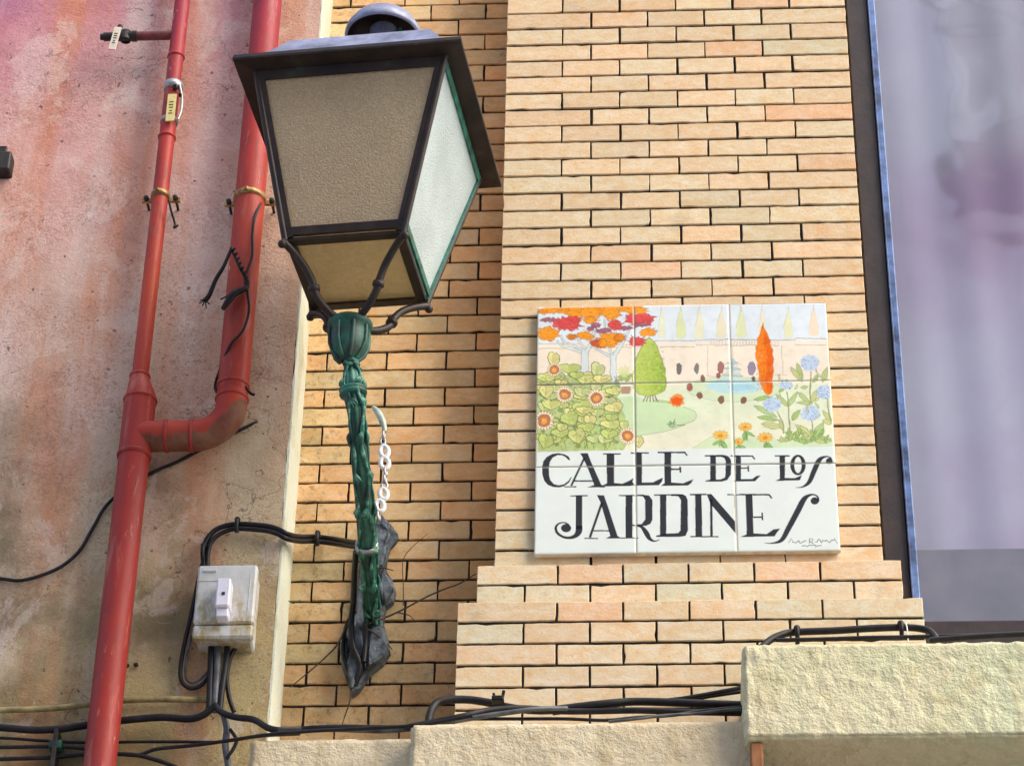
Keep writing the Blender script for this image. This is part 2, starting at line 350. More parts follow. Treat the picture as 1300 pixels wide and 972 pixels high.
HC = 0.0465977; Z0 = 5.897355          # course height, height of course line 0
def zk(k): return Z0-k*HC
def brick(mb, x0, x1, z0, z1, y, col, dep=.05):
    j = .0021; x0 += j; x1 -= j; z0 += .0027; z1 -= .0027
    ring = []; nx = max(3, int((x1-x0)/.016)); nz = 3
    for i in range(nx): ring.append((x0+(x1-x0)*i/nx, z0))
    for i in range(nz): ring.append((x1, z0+(z1-z0)*i/nz))
    for i in range(nx): ring.append((x1-(x1-x0)*i/nx, z1))
    for i in range(nz): ring.append((x0, z1-(z1-z0)*i/nz))
    ring = [(a+random.gauss(0, .0003), b+random.gauss(0, .00035)) for a, b in ring]
    for _ in range(random.choice((0, 0, 1, 1, 2))):
        i = random.randrange(len(ring)); a, b = ring[i]; cx, cz = (x0+x1)/2, (z0+z1)/2
        ring[i] = (a+(.002 if a < cx else -.002)*random.random(), b+(.0028 if b < cz else -.0028)*random.random())
    yy = y+random.uniform(-.0012, .0012)
    mb.prism(ring, yy, yy+dep, .0011, 0, col)
def tintc(base, var):
    f = random.uniform(1-var, 1+var*.6); w = random.gauss(0, .035); p = random.random()
    c = [base[0]*f*(1+w*.5), base[1]*f*(1-w*.6), base[2]*f*(1-w)]
    if p < .07: c = [c[0]*1.03, c[1]*.92, c[2]*.90]
    elif p > .86: c = [c[0]*.95, c[1]*1.0, c[2]*1.02]
    return (c[0], c[1], c[2], 1)

# pilaster
pil = empty('brick_pilaster', (0.375, 0, 0), 'pale buff brick pilaster carrying the tiled street sign, on a stepped brick base', 'pilaster')
b = MB(); rowsk = range(-20, 31)
for k in rowsk:
    if k % 2: js = [.125*i for i in range(7)]
    else: js = [0]+[.1875+.125*i for i in range(4)]+[.75]
    for a, c in zip(js[:-1], js[1:]):
        a2 = a+(random.uniform(-.002, .002) if a > 0 else 0)
        brick(b, a2, c, zk(k+1), zk(k), 0, tintc((.67, .55, .375), .09))
b.box((.004, .0042, zk(31)), (.746, .3, zk(-20)), 1)
b.build('brickwork', [M['brick'], M['mortar']], pil, True)
b = MB()
for k in range(31, 46):
    o, y = (.031, -.025) if k < 33 else (.065, -.043)
    js = [-o]+([.125*i for i in range(1, 6)] if k % 2 else [.0625+.125*i for i in range(0, 6)])+[.75+o]
    for a, c in zip(js[:-1], js[1:]): brick(b, a, c, zk(k+1), zk(k), y, tintc((.67, .58, .42), .08), .06)
b.box((-.027, -.0213, zk(33)+.001), (.777, .28, zk(31)-.003), 1)
b.box((-.061, -.0393, zk(46)), (.811, .27, zk(33)-.003), 1)
b.build('stepped_base', [M['brick'], M['mortar']], pil, True)

# recessed brick wall on the left
YL = .125
zl = [at(632, v, YL)[2] for v in (398.5, 422, 444.7, 467.7, 491, 515, 538, 561, 585, 609.6)]
hl = (zl[0]-zl[-1])/9.0; zb = zl[0]
bw = empty('brick_wall', (-.2, YL, 0), 'recessed strip of ochre brick behind the street lantern', 'wall')
b = MB()
for k in range(-30, 26):
    zt = zb-k*hl
    off = -.118 if k % 2 == 0 else -.0564
    js = [.05]; x = off
    while x > -.44: js.append(x); x -= .125
    js.append(-.45); js = js[::-1]
    for a, c in zip(js[:-1], js[1:]):
        if c-a < .02: continue
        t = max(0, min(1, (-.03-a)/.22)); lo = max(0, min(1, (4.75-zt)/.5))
        base = [(.92, .48, .20)[i]*(1-t)+(.78, .58, .33)[i]*t for i in range(3)]  # recess shading beside the pilaster put into the tint as orange
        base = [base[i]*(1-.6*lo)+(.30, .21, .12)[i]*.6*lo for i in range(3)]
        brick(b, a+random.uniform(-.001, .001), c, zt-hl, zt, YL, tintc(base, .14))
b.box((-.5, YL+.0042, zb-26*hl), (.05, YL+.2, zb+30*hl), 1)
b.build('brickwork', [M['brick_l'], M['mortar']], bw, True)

# rough displaced slabs
def rough(mb, lo, hi, step, amp, faces='fltrb', m=0, fr=38, rnd=.004):
    lo = np.array(lo); hi = np.array(hi)
    def disp(p):
        v = Vector(p); n1 = noise.noise(v*fr)+.6*noise.noise(v*fr*2.3+Vector((7, 1, 3))); n2 = noise.noise(v*9+Vector((3, 3, 9)))
        d = [min(p[i]-lo[i], hi[i]-p[i]) for i in range(3)]
        q = list(p); e = rnd
        for i in range(3):
            a = (lo[i]+hi[i])/2; sg = -1 if p[i] < a else 1
            others = sorted(d[j] for j in range(3) if j != i)[0]
            if d[i] < 1e-6: q[i] += sg*(amp*n1+amp*.7*n2) - sg*(e*max(0, 1-others/e)**2 if e > 0 else 0)
        return q
    ax = {'f': (0, 2, 1, 0), 'k': (0, 2, 1, 1), 'l': (1, 2, 0, 0), 'r': (1, 2, 0, 1), 'b': (0, 1, 2, 0), 't': (0, 1, 2, 1)}
    for fc in faces:
        a, c, w_, s_ = ax[fc]; na = max(1, int(round((hi[a]-lo[a])/step))); nc = max(1, int(round((hi[c]-lo[c])/step))); vs = []
        for i in range(nc+1):
            for j in range(na+1):
                p = [0, 0, 0]; p[a] = lo[a]+(hi[a]-lo[a])*j/na; p[c] = lo[c]+(hi[c]-lo[c])*i/nc; p[w_] = (lo, hi)[s_][w_]
                vs.append(disp(p))
        fs = [(i*(na+1)+j, i*(na+1)+j+1, (i+1)*(na+1)+j+1, (i+1)*(na+1)+j) for i in range(nc) for j in range(na)]
        mb.add(vs, fs, m, True)
XJ = -.4105; YS = -.015
sw = empty('stucco_wall', (-1.2, YS, 0), 'stained pink and ochre plastered wall behind the red drain pipes', 'wall')
b = MB(); rough(b, (-2.6, YS, 3.3), (XJ-.004, .12, 6.9), .012, .0016, 'f', fr=16, rnd=0); b.build('plaster_face', M['stucco'], sw)
b = MB(); rough(b, (XJ-.004, YS+.001, 3.3), (XJ, .14, 6.9), .012, .0012, 'fr', fr=30, rnd=0); b.build('plaster_edge', M['return'], sw)
b = MB(); b.box((-2.6, .05, 0), (-.42, .3, 6.9)); b.build('backing', M['mortar'], sw)

# lower wall and ledges
tag(obj := None or (lambda bb: (bb.box((-2.6, .02, 0), (2.4, .3, 3.84)), bb.build('lower_wall', M['ledge']))[1])(MB()), 'plain rendered street wall below the plaster ledges', 'wall')
zA, zB, zC0, zC1 = at(400, 936.5, -.2)[2], at(700, 916, -.25)[2], at(945, 936, -.3)[2], at(1000, 816.5, -.3)[2]
xA, xB, xC = at(318, 940, -.2)[0], at(521, 930, -.25)[0], at(944, 870, -.3)[0]
b = MB(); rough(b, (xA, -.2, 3.55), (xB+.02, .12, zA), .006, .0016, 'flt')
tag(b.build('plaster_ledge', M['ledge']), 'small cream plaster ledge, lowest and leftmost, under the ochre brick strip', 'ledge', 'plaster ledges under the brickwork')
b = MB(); rough(b, (xB, -.25, 3.55), (xC+.02, -.045, zB), .006, .002, 'flt')
tag(b.build('plaster_ledge', M['ledge']), 'long cream plaster ledge with black cables lying on it below the sign', 'ledge', 'plaster ledges under the brickwork')
b = MB(); rough(b, (xC, -.3, zC0), (2.4, .02, zC1), .0045, .0026, 'fltb', fr=46)
tag(b.build('plaster_ledge', M['block']), 'thick greenish rough plaster block jutting out below the window', 'ledge', 'plaster ledges under the brickwork')
b = MB(); b.box((xC+.008, -.29, 3.6), (xC+.03, .02, zC0-.003), 0, .003); b.build('rust_jamb', M['soffit']); tag(bpy.data.objects['rust_jamb'], 'narrow rusty orange upright under the thick plaster block', 'jamb')
b = MB(); b.box((xC+.05, -.02, 3.5), (2.4, .0, zC0-.004), 0); tag(b.build('shop_board', M['dull_board']), 'dark board in the shade under the thick plaster block', 'board')

# ------------------------------------------------------------------ window on the right
zw0 = at(1250, 812, .06)[2]; xw = .7525; xe = at(1100, 0, .05)[0]; x2 = at(1107, 0, .05)[0]
win = empty('window', (1.2, .05, zw0), 'tall window with dark frame and lilac reflections right of the pilaster', 'window')
b = MB(); b.box((xw, .03, zw0-.1), (xe, .30, 6.8), 0, .003); b.box((x2, .035, zw0-.1), (2.4, .12, zw0+.03), 0, .003); b.build('frame', M['win_dark'], win)
b = MB(); b.box((xe+.0005, .020, zw0-.06), (x2+.002, .09, 6.8), 0, .002); b.tube([(xe+.001, .022, zw0), (xe+.001, .022, 6.8)], .0022, 8); b.build('glazing_bead', M['win_blue'], win)
b = MB(); b.add([(x2, .07, zw0), (2.4, .07, zw0), (2.4, .07, 6.8), (x2, .07, 6.8)], [(0, 1, 2, 3)]); b.build('pane', M['glass'], win)
zc = at(1200, 705, .16)[2]
b = MB(); b.box((xe, .135, zw0-.1), (2.4, .155, zc), 0, .002); b.build('reflected_band_board', M['dull_board'], win)  # board added in place of a dark reflection low in the glass
b = MB(); b.box((xe-.02, .6, 3.9), (2.4, .62, 6.8)); b.box((xe-.04, .3, 3.9), (xe-.02, .62, 6.8)); b.box((xe-.04, .1, 6.8), (2.4, .62, 6.82)); b.build('room_lining', M['room'], win)
b = MB(); vs = []; nx = 260; zs = np.linspace(zc+.002, 6.78, 24)
for z in zs:
    for i in range(nx+1):
        x = x2-.004+(2.38-x2)*i/nx
        y = .185+.0025*math.sin(x*22+.8*math.sin(x*9))+.003*math.sin(x*51+1+z*.6)
        vs.append((x, y, z))
b.add(vs, [(i*(nx+1)+j, i*(nx+1)+j+1, (i+1)*(nx+1)+j+1, (i+1)*(nx+1)+j) for i in range(len(zs)-1) for j in range(nx)], 0, True)
tag(b.build('curtain', M['curtain']), 'pale lilac curtain hanging in folds behind the window glass', 'curtain')

# building across the street (seen only as a reflection in the pane)
ob = empty('facade', (0, -8, 0), 'lilac rendered house front reflected faintly in the window glass', 'building')
b = MB(); b.box((-12, -9, 0), (7, -8, 14.6)); b.box((-12, -8, 14.3), (7, -7.7, 14.7)); b.box((-12, -8, 8.3), (7, -7.9, 8.5)); b.build('wall', M['opp'], ob)
for ix in (-1, 0):
    for z in (5.4, 11.9):
        b = MB(); x = ix*2.3+2.75; b.box((x-.55, -8.0, z), (x+.55, -7.96, z+2.2)); wv = b.build('shutter_window', M['oppwin'], ob)
        b = MB(); b.box((x-.8, -8, z-.12), (x+.8, -7.5, z))
        for t in range(17): b.box((x-.8+t*.1-.008, -7.52, z), (x-.8+t*.1+.008, -7.5, z+.95))
        b.box((x-.82, -7.53, z+.95), (x+.82, -7.48, z+.99)); b.build('balcony', M['iron'], ob)

# ------------------------------------------------------------------ tiled street sign
YF = -.017
SX0, SX1 = float(at(680.4, 540, YF)[0]), float(at(1058, 540, YF)[0]); SZ1, SZ0 = at(866, 387, YF)[2], at(866, 700.6, YF)[2]
RES = 2                                    # canvas cells per millimetre-ish vertex
W_, H_ = 1176, 1184
def cv(u, v):
    p = at(u, v, YF); return ((p[0]-SX0)/(SX1-SX0)*W_, (SZ1-p[2])/(SZ1-SZ0)*H_)
IMG = np.zeros((H_, W_, 3)); YY, XX = np.mgrid[0:H_, 0:W_]+.5
KS = W_/375.0                              # canvas cells per photo pixel
def S(r, g, b): return np.array(lin(r, g, b)[:3])
rng = np.random.RandomState(3)
def vnoise(n):
    o = np.zeros((H_, W_)); a = 1
    for k in range(4):
        m = n*2**k; gq = rng.rand(m+2, m+2); y = np.linspace(0, m, H_); x = np.linspace(0, m, W_)
        yi = y.astype(int); xi = x.astype(int); fy = (y-yi)[:, None]; fx = (x-xi)[None]
        fy = fy*fy*(3-2*fy); fx = fx*fx*(3-2*fx)
        o += a*((gq[yi][:, xi]*(1-fx)+gq[yi][:, xi+1]*fx)*(1-fy)+(gq[yi+1][:, xi]*(1-fx)+gq[yi+1][:, xi+1]*fx)*fy); a *= .5
    return o/1.875
NZ = vnoise(14); NZ2 = vnoise(60)
def fillc(P, col, al=1.0, var=.0):
    P = np.array(P); x0, y0 = np.floor(P.min(0)).astype(int)-1; x1, y1 = np.ceil(P.max(0)).astype(int)+1
    x0 = max(0, x0); y0 = max(0, y0); x1 = min(W_, x1); y1 = min(H_, y1)
    if x1 <= x0 or y1 <= y0: return
    X = XX[y0:y1, x0:x1]; Y = YY[y0:y1, x0:x1]; ins = np.zeros(X.shape, bool); j = len(P)-1
    for i in range(len(P)):
        (xa, ya), (xb, yb) = P[i], P[j]
        if ya != yb: ins ^= ((ya > Y) != (yb > Y)) & (X < (xb-xa)*(Y-ya)/(yb-ya)+xa)
        j = i
    a = (ins*al)[..., None]; c = np.array(col)[None, None]*(1+var*(NZ2[y0:y1, x0:x1, None]-.5)*2)
    IMG[y0:y1, x0:x1] = IMG[y0:y1, x0:x1]*(1-a)+c*a
def T(cr, pts):
    ox, oy, s = cr; return [cv(ox+x/s, oy+y/s) for x, y in pts]
A1, A2, A3, A4, A5, A6 = (670, 380, 8.1), (670, 480, 8.1), (800, 380, 8.1), (800, 480, 8.1), (920, 380, 8.1), (920, 480, 8.1)
L1, L2 = (670, 565, 6.5), (870, 565, 6.5); PX = (0, 0, 1)
def poly(cr, pts, col, al=1, var=.1, out=None, ow=4):
    P = T(cr, pts); fillc(P, S(*col), al, var)
    if out: strokec(P+[P[0]], ow/cr[2]*KS, out)
def strokec(P, wd, col, al=1):
    wds = wd if hasattr(wd, '__len__') else [wd]*len(P); c = S(*col); L = []; Rr = []
    for i in range(len(P)):
        a = np.array(P[max(0, i-1)]); b_ = np.array(P[min(len(P)-1, i+1)]); t = b_-a; t = t/(np.linalg.norm(t)+1e-9); n_ = np.array([-t[1], t[0]])*wds[i]/2
        L.append(np.array(P[i])+n_); Rr.append(np.array(P[i])-n_)
    for i in range(len(P)-1): fillc([L[i], L[i+1], Rr[i+1], Rr[i]], c, al)
def stroke(cr, pts, wd, col, al=1, sm=True):
    if hasattr(wd, '__len__'):
        q = spline([(x, y, w_) for (x, y), w_ in zip(pts, wd)], 8); strokec(T(cr, [(a[0], a[1]) for a in q]), [a[2]/cr[2]*KS for a in q], col, al)
    else:
        q = [(a[0], a[1]) for a in spline(pts, 6)] if sm and len(pts) > 2 else pts; strokec(T(cr, q), wd/cr[2]*KS, col, al)
def blob(cr, x, y, rx, ry, col, al=1, jag=0, out=None, n=28, var=.12, ow=4, rot=0):
    pts = []
    for i in range(n):
        t = 2*math.pi*i/n; k = 1+((jag*random.uniform(-1, 1)+(jag*.5 if i % 2 else -jag*.5)*(jag > .27)) if jag else 0)
        a, b_ = rx*k*math.cos(t), ry*k*math.sin(t); pts.append((x+a*math.cos(rot)-b_*math.sin(rot), y+a*math.sin(rot)+b_*math.cos(rot)))
    poly(cr, pts, col, al, var, out, ow)
def leaf(cr, x1, y1, x2, y2, wd, col, out=None, vein=True, al=1):
    d = np.array([x2-x1, y2-y1], float); n_ = np.array([-d[1], d[0]])/np.linalg.norm(d)*wd/2; p = np.array([x1, y1], float)
    pr = [(0, 0), (.2, .7), (.45, 1), (.75, .65), (1, 0)]
    pts = [tuple(p+d*a+n_*b_) for a, b_ in pr]+[tuple(p+d*a-n_*b_) for a, b_ in pr[-2:0:-1]]
    poly(cr, pts, col, al, .15, out, 3.5)
    if vein and out: stroke(cr, [(x1, y1), (x2, y2)], 2.5, out, .6, False)
def vfade(v0, v1, col, al):                # soft horizontal wash between photo rows
    r0 = cv(866, v0)[1]; r1 = cv(866, v1)[1]; t = np.clip((YY-r0)/(r1-r0), 0, 1)[..., None]*al
    IMG[:] = IMG*(1-t)+S(*col)[None, None]*t
# washes
IMG[:] = S(224, 236, 244)[None, None]
vfade(430, 437, (243, 233, 216), 1); vfade(480, 496, (226, 236, 208), 1); vfade(515, 560, (238, 236, 214), .8)
for cr, x, y0, y1, hw, c in ((A3, 325, 80, 395, 42, (232, 236, 208)), (A3, 518, 85, 400, 52, (222, 232, 178)), (A3, 712, 80, 400, 50, (234, 232, 200)), (A3, 938, 85, 398, 50, (232, 226, 196)), (A3, 1140, 80, 390, 50, (230, 230, 188)),
                             (A5, 160, 85, 388, 48, (226, 234, 190)), (A5, 385, 75, 388, 42, (240, 232, 205)), (A5, 650, 85, 388, 46, (232, 234, 192)), (A5, 915, 75, 372, 48, (246, 222, 196))):
    poly(cr, [(x, y0), (x+hw*.45, y0+(y1-y0)*.3), (x+hw*.9, y0+(y1-y0)*.6), (x+hw, y1-20), (x+hw*.6, y1), (x-hw*.6, y1), (x-hw, y1-20), (x-hw*.85, y0+(y1-y0)*.55), (x-hw*.4, y0+(y1-y0)*.25)], c, .95, .06)
    stroke(cr, [(x, y0-10), (x-hw*.4, y0+90), (x-hw*.9, y0+200)], 3, (190, 185, 165), .5); stroke(cr, [(x, y0-30), (x, y0+40)], 4, (190, 185, 175), .5, False)
G = (165, 165, 155)
for cr, p, w_ in ((A3, [(245, 430), (670, 425)], 7), (A3, [(670, 417), (1296, 411)], 8), (A5, [(0, 411), (720, 411)], 9), (A5, [(720, 395), (1045, 400)], 7), (A5, [(720, 462), (1045, 466)], 5),
                  (A3, [(300, 488), (660, 488)], 6), (A3, [(680, 467), (800, 467)], 7), (A1, [(110, 458), (540, 456)], 5), (A1, [(110, 508), (1140, 492)], 5), (A5, [(0, 470), (560, 470)], 5), (A3, [(800, 470), (1296, 470)], 5)):
    stroke(cr, p, w_, G, .75, False)
for i in range(16): stroke(A3, [(830+i*30, 425), (825+i*30, 465)], 9, (195, 195, 180), .5, False)
for i in range(16): stroke(A5, [(100+i*30, 425), (98+i*30, 465)], 9, (205, 195, 180), .45, False)
for cr, p in ((A3, [(797, 480), (797, 720), (812, 790)]), (A3, [(1055, 480), (1058, 780)]), (A5, [(585, 470), (598, 765)]), (A3, [(790, 780), (960, 800)]), (A5, [(500, 775), (640, 772)])): stroke(cr, p, 5, (190, 185, 155), .6)
# pond and lawns
blob(A4, 1060, 110, 480, 130, (212, 230, 196), .9, out=(185, 205, 165), ow=3); blob(A4, 1080, 80, 300, 80, (186, 222, 232), .9); blob(A4, 1150, 95, 150, 30, (160, 208, 226), .7)
for yy in (640, 690, 740): stroke(A3, [(960, yy+30), (1050, yy), (1140, yy+30)], 7, (165, 205, 205), .7)
stroke(A3, [(1050, 600), (1050, 800)], 10, (175, 210, 210), .7, False)
poly(A4, [(-400, 190), (60, 190), (300, 250), (540, 298), (640, 325), (680, 375), (650, 430), (540, 480), (380, 540), (60, 590), (-100, 640), (-400, 640)], (203, 230, 184), .9, .06)
stroke(A4, [(540, 298), (640, 325), (682, 375), (650, 430), (540, 480), (380, 540), (60, 590)], 6, (150, 165, 120), .6)
stroke(A4, [(840, 590), (740, 660), (640, 715)], 4, (170, 185, 140), .6); poly(A4, [(840, 600), (1296, 600), (1296, 740), (620, 730)], (206, 230, 186), .7, .06)
poly(A6, [(80, 660), (500, 620), (1120, 640), (1120, 720), (80, 740)], (206, 230, 190), .8, .06)
for i in range(26):
    a = random.uniform(0, 6.28); r = random.uniform(15, 70); stroke(A4, [(430+r*.3*math.cos(a), 480+r*.3*math.sin(a)), (430+r*1.2*math.cos(a), 470+r*.8*math.sin(a))], 5, (105, 145, 85), .8, False)
stroke(A4, [(480, 480), (560, 480)], 14, (125, 155, 100), .8, False)
# small shrubs and buds
for cr, x, y, rx, ry, c in ((A3, 500, 715, 26, 58, (92, 92, 105)), (A3, 685, 712, 22, 58, (108, 112, 105)), (A3, 930, 700, 32, 62, (160, 92, 92)), (A3, 905, 785, 20, 28, (150, 70, 70)), (A3, 1245, 705, 36, 66, (138, 128, 165)),
                            (A3, 745, 810, 22, 36, (120, 75, 50)), (A3, 1268, 820, 18, 28, (80, 65, 50)), (A4, 615, 92, 30, 38, (165, 70, 60)), (A4, 710, 182, 30, 34, (140, 65, 50)), (A4, 937, 222, 30, 38, (130, 70, 50)), (A4, 1165, 222, 30, 36, (125, 60, 55))):
    blob(cr, x, y, rx, ry, c, .9, .1, (90, 60, 60), ow=3)
blob(A4, 480, 232, 78, 64, (240, 150, 60), .95, .18); blob(A4, 478, 235, 55, 45, (232, 92, 26), .9, .2)
stroke(A4, [(250, 225), (400, 250)], 30, (160, 195, 120), .7, False)
# topiary tree
for i in range(5): stroke(A4, [(200+i*6, 130), (130+i*38, 240)], 9, (112, 105, 70), .85, False)
tp = [(824, 428), (831, 434), (838, 450), (843, 467), (846, 486), (844, 496), (835, 500.5), (822, 502), (810, 499), (804, 492), (803, 478), (806, 458), (812, 444), (818, 434)]
poly(PX, tp, (196, 216, 112), 1, .15)
def intp(x, y):
    j = len(tp)-1; ins = False
    for i in range(len(tp)):
        if (tp[i][1] > y) != (tp[j][1] > y) and x < (tp[j][0]-tp[i][0])*(y-tp[i][1])/(tp[j][1]-tp[i][1])+tp[i][0]: ins = not ins
        j = i
    return ins
for i in range(900):
    x = random.uniform(803, 847); y = random.uniform(428, 502)
    if not intp(x, y): continue
    f = (x-803)/44-.15*abs(y-470)/30; c_ = tuple(int(a*(1-f)+b_*f) for a, b_ in zip((206, 222, 120), (128, 168, 50)))
    blob(PX, x, y, random.uniform(.8, 2.4), random.uniform(.8, 2.2), c_, .45, .2, n=7, var=.1)
P_ = T(PX, tp+[tp[0]]); strokec(P_, 2, (110, 140, 60), .8)
for i in range(90):
    x = random.uniform(806, 843); y = random.uniform(445, 498); stroke(PX, [(x, y), (x+random.uniform(-2, 2), y+1.5)], .8, (130, 165, 60), .5, False)
# orange poplar
pp = [(392, 240), (412, 300), (440, 350), (450, 390), (470, 420), (472, 480), (492, 500), (486, 560), (502, 610), (492, 680), (500, 740), (490, 820), (496, 890), (480, 960), (440, 985), (405, 960), (385, 900), (350, 830), (352, 760), (330, 700), (335, 640), (315, 580), (325, 520), (312, 490), (335, 450), (335, 400), (355, 350), (375, 290)]
poly(A5, pp, (243, 134, 36), 1, .2); poly(A5, [(400, 300), (450, 400), (480, 520), (495, 620), (490, 760), (485, 950), (440, 970), (420, 800), (430, 600), (405, 420)], (230, 92, 18), .7, .25)
for i in range(120):
    x = random.uniform(335, 480); y = random.uniform(400, 930); stroke(A5, [(x, y), (x+random.uniform(-14, 14), y+22)], 8, random.choice(((214, 80, 20), (250, 160, 60), (235, 110, 20))), .6, False)
stroke(A5, [(392, 235), (394, 300)], 9, (120, 90, 60), .9, False)
# blue flowers and their leaves
GL = (126, 150, 84)
for cr, a in ((A5, (680, 690, 800, 850, 55)), (A5, (740, 650, 800, 820, 45)), (A5, (1000, 850, 1055, 690, 55)), (A5, (900, 850, 960, 770, 40)), (A6, (300, 275, 545, 400, 55)), (A6, (330, 392, 560, 430, 55)), (A6, (370, 470, 610, 500, 65)), (A6, (560, 420, 610, 560, 40)),
              (A6, (660, 285, 745, 130, 55)), (A6, (690, 430, 775, 315, 55)), (A6, (650, 290, 520, 160, 55)), (A6, (300, 220, 480, 190, 45)), (A6, (870, 250, 745, 140, 50)), (A6, (890, 260, 945, 110, 55)), (A6, (740, 250, 900, 262, 40)),
              (A6, (905, 610, 715, 465, 75)), (A6, (915, 600, 1015, 450, 80)), (A6, (905, 620, 1060, 610, 60)), (A6, (920, 640, 1060, 660, 40)), (A6, (880, 650, 740, 620, 75)), (A6, (700, 620, 540, 640, 45)), (A6, (760, 640, 620, 550, 60)), (A6, (700, 600, 760, 540, 50)), (A6, (860, 590, 800, 560, 40)),
              (A6, (1100, 460, 1000, 430, 60)), (A6, (1095, 440, 1010, 330, 50)), (A5, (600, 900, 560, 960, 40)), (A6, (780, 90, 860, 90, 40))):
    leaf(cr, *a[:4], a[4], random.choice(((190, 208, 142), (206, 214, 150), (172, 200, 128), (186, 214, 150))), GL)
for cr, p in ((A6, [(635, 140), (655, 300), (670, 540)]), (A6, [(540, 340), (600, 460), (605, 570)]), (A6, [(880, 0), (878, 260)]), (A6, [(890, 430), (912, 610)]), (A6, [(1050, 200), (1085, 440)]), (A5, [(885, 740), (880, 970)])): stroke(cr, p, 11, (150, 165, 105), .9)
for cr, x, y, rx, ry in ((A5, 870, 650, 95, 82), (A5, 622, 872, 70, 56), (A6, 1020, 135, 76, 74), (A6, 490, 268, 92, 72), (A6, 880, 358, 100, 74)):
    blob(cr, x, y, rx, ry, (192, 214, 240), .95, .12)
    for i in range(46):
        a = random.uniform(0, 6.28); r = random.uniform(.2, .9); px_, py_ = x+rx*r*math.cos(a), y+ry*r*math.sin(a)
        stroke(cr, [(px_, py_), (px_+18*math.cos(a), py_+14*math.sin(a))], 6, random.choice(((132, 164, 218), (150, 190, 230), (236, 240, 250), (118, 146, 206))), .8, False)
for i in range(34):      # small filler leaves and stems at the foot of the blue flowers
    x = random.uniform(560, 1080); y = random.uniform(560, 660); leaf(A6, x, y, x+random.uniform(-60, 60), y-random.uniform(30, 80), random.uniform(18, 34), random.choice(((176, 206, 120), (204, 218, 150), (150, 190, 110))), GL, False)
for i in range(16):
    x = random.uniform(520, 1080); y = random.uniform(-60, 420); leaf(A6, x, y, x+random.uniform(-60, 60), y-random.uniform(20, 60), random.uniform(14, 24), random.choice(((196, 212, 150), (214, 222, 170))), (150, 168, 110), False, .8)
stroke(A3, [(1050, 610), (1050, 790)], 12, (150, 190, 195), .8, False)
for yy, ww in ((640, 90), (700, 130), (770, 170)): blob(A3, 1050, yy+10, ww*.6, 9, (160, 205, 215), .8, .1, (140, 175, 180), ow=3)
for i in range(30):
    x = random.uniform(-60, 60); stroke(A3, [(1050+x*.3, 610), (1050+x, 640+abs(x)), (1050+x*1.5, 800)], 2.5, (160, 205, 220), .35)
# yellow flowers
for cr, x, y, rx, ry in ((A4, 930, 585, 92, 54), (A4, 1180, 495, 72, 50), (A6, 412, 608, 90, 56), (A4, 1115, 650, 42, 36)):
    for i in range(7): leaf(cr, x, y+ry, x+random.uniform(-110, 110), y+ry+random.uniform(30, 110), 30, (150, 196, 120), (105, 150, 85), False)
    stroke(cr, [(x, y+20), (x+15, y+125)], 10, (140, 150, 80), .8, False)
    for i in range(11):
        a = i*2*math.pi/11; leaf(cr, x, y, x+rx*math.cos(a), y+ry*math.sin(a), 34, (246, 202, 100), (224, 160, 60), False)
    blob(cr, x, y+4, rx*.3, ry*.3, (226, 140, 50), .9)
# autumn trees
TR, TO = (218, 230, 232), (158, 172, 182)
def limb(cr, pts, w0, w1):
    n_ = len(pts); ws = [w0+(w1-w0)*i/(n_-1) for i in range(n_)]; stroke(cr, pts, [a+8 for a in ws], TO, .85); stroke(cr, pts, ws, TR)
limb(A1, [(600, 560), (480, 520), (380, 485), (300, 430)], 36, 14); limb(A1, [(590, 530), (460, 470), (370, 430), (335, 360)], 26, 12); limb(A1, [(600, 520), (540, 450), (490, 360)], 24, 12)
limb(A1, [(600, 540), (640, 460), (670, 360), (690, 290)], 44, 18); limb(A1, [(880, 600), (790, 560), (690, 505)], 30, 12); limb(A1, [(880, 590), (930, 520), (990, 410), (1060, 290)], 44, 14); limb(A1, [(880, 600), (850, 500), (900, 330)], 22, 10); limb(A1, [(790, 300), (790, 180)], 14, 8)
limb(A1, [(585, 530), (585, 650), (580, 765)], 78, 84); limb(A1, [(880, 580), (880, 700), (882, 880)], 60, 64)
OUT = (150, 60, 40)
for k, x, y, rx, ry in (('m', 230, 208, 75, 22), ('r', 390, 255, 118, 66), ('m', 700, 265, 46, 24), ('m', 1010, 296, 74, 16), ('r', 900, 262, 62, 50), ('m', 790, 318, 74, 28), ('r', 1130, 205, 140, 52), ('r', 1125, 430, 82, 44), ('d', 720, 452, 66, 42), ('m', 640, 300, 30, 18),
                        ('r', 470, 200, 60, 30), ('m', 1180, 260, 80, 18), ('o', 160, 120, 60, 24), ('o', 1000, 95, 80, 28), ('o', 380, 110, 60, 34), ('o', 240, 100, 90, 34), ('o', 500, 130, 86, 52), ('o', 680, 130, 110, 58), ('o', 640, 205, 70, 34), ('o', 860, 140, 82, 66), ('o', 1090, 104, 118, 36), ('o', 200, 345, 92, 66), ('o', 575, 372, 78, 36), ('O', 440, 385, 44, 26), ('o', 840, 400, 112, 50), ('o', 850, 450, 90, 40), ('O', 940, 385, 50, 40), ('o', 1240, 335, 78, 38)):
    c = {'o': (247, 162, 48), 'O': (228, 140, 44), 'r': (222, 84, 84), 'm': (172, 112, 132), 'd': (206, 96, 48)}[k]
    for i in range(3): blob(A1, x+random.uniform(-.3, .3)*rx, y+random.uniform(-.25, .25)*ry, rx*.98, ry*.95, c, .95, .32, OUT if k != 'o' else (196, 112, 40), 22, .2, 3)
    for i in range(8): blob(A1, x+random.uniform(-.8, .8)*rx, y+random.uniform(-.7, .7)*ry, 14, 8, tuple(int(q_*random.uniform(.82, 1.04)) for q_ in c), .8, .2)
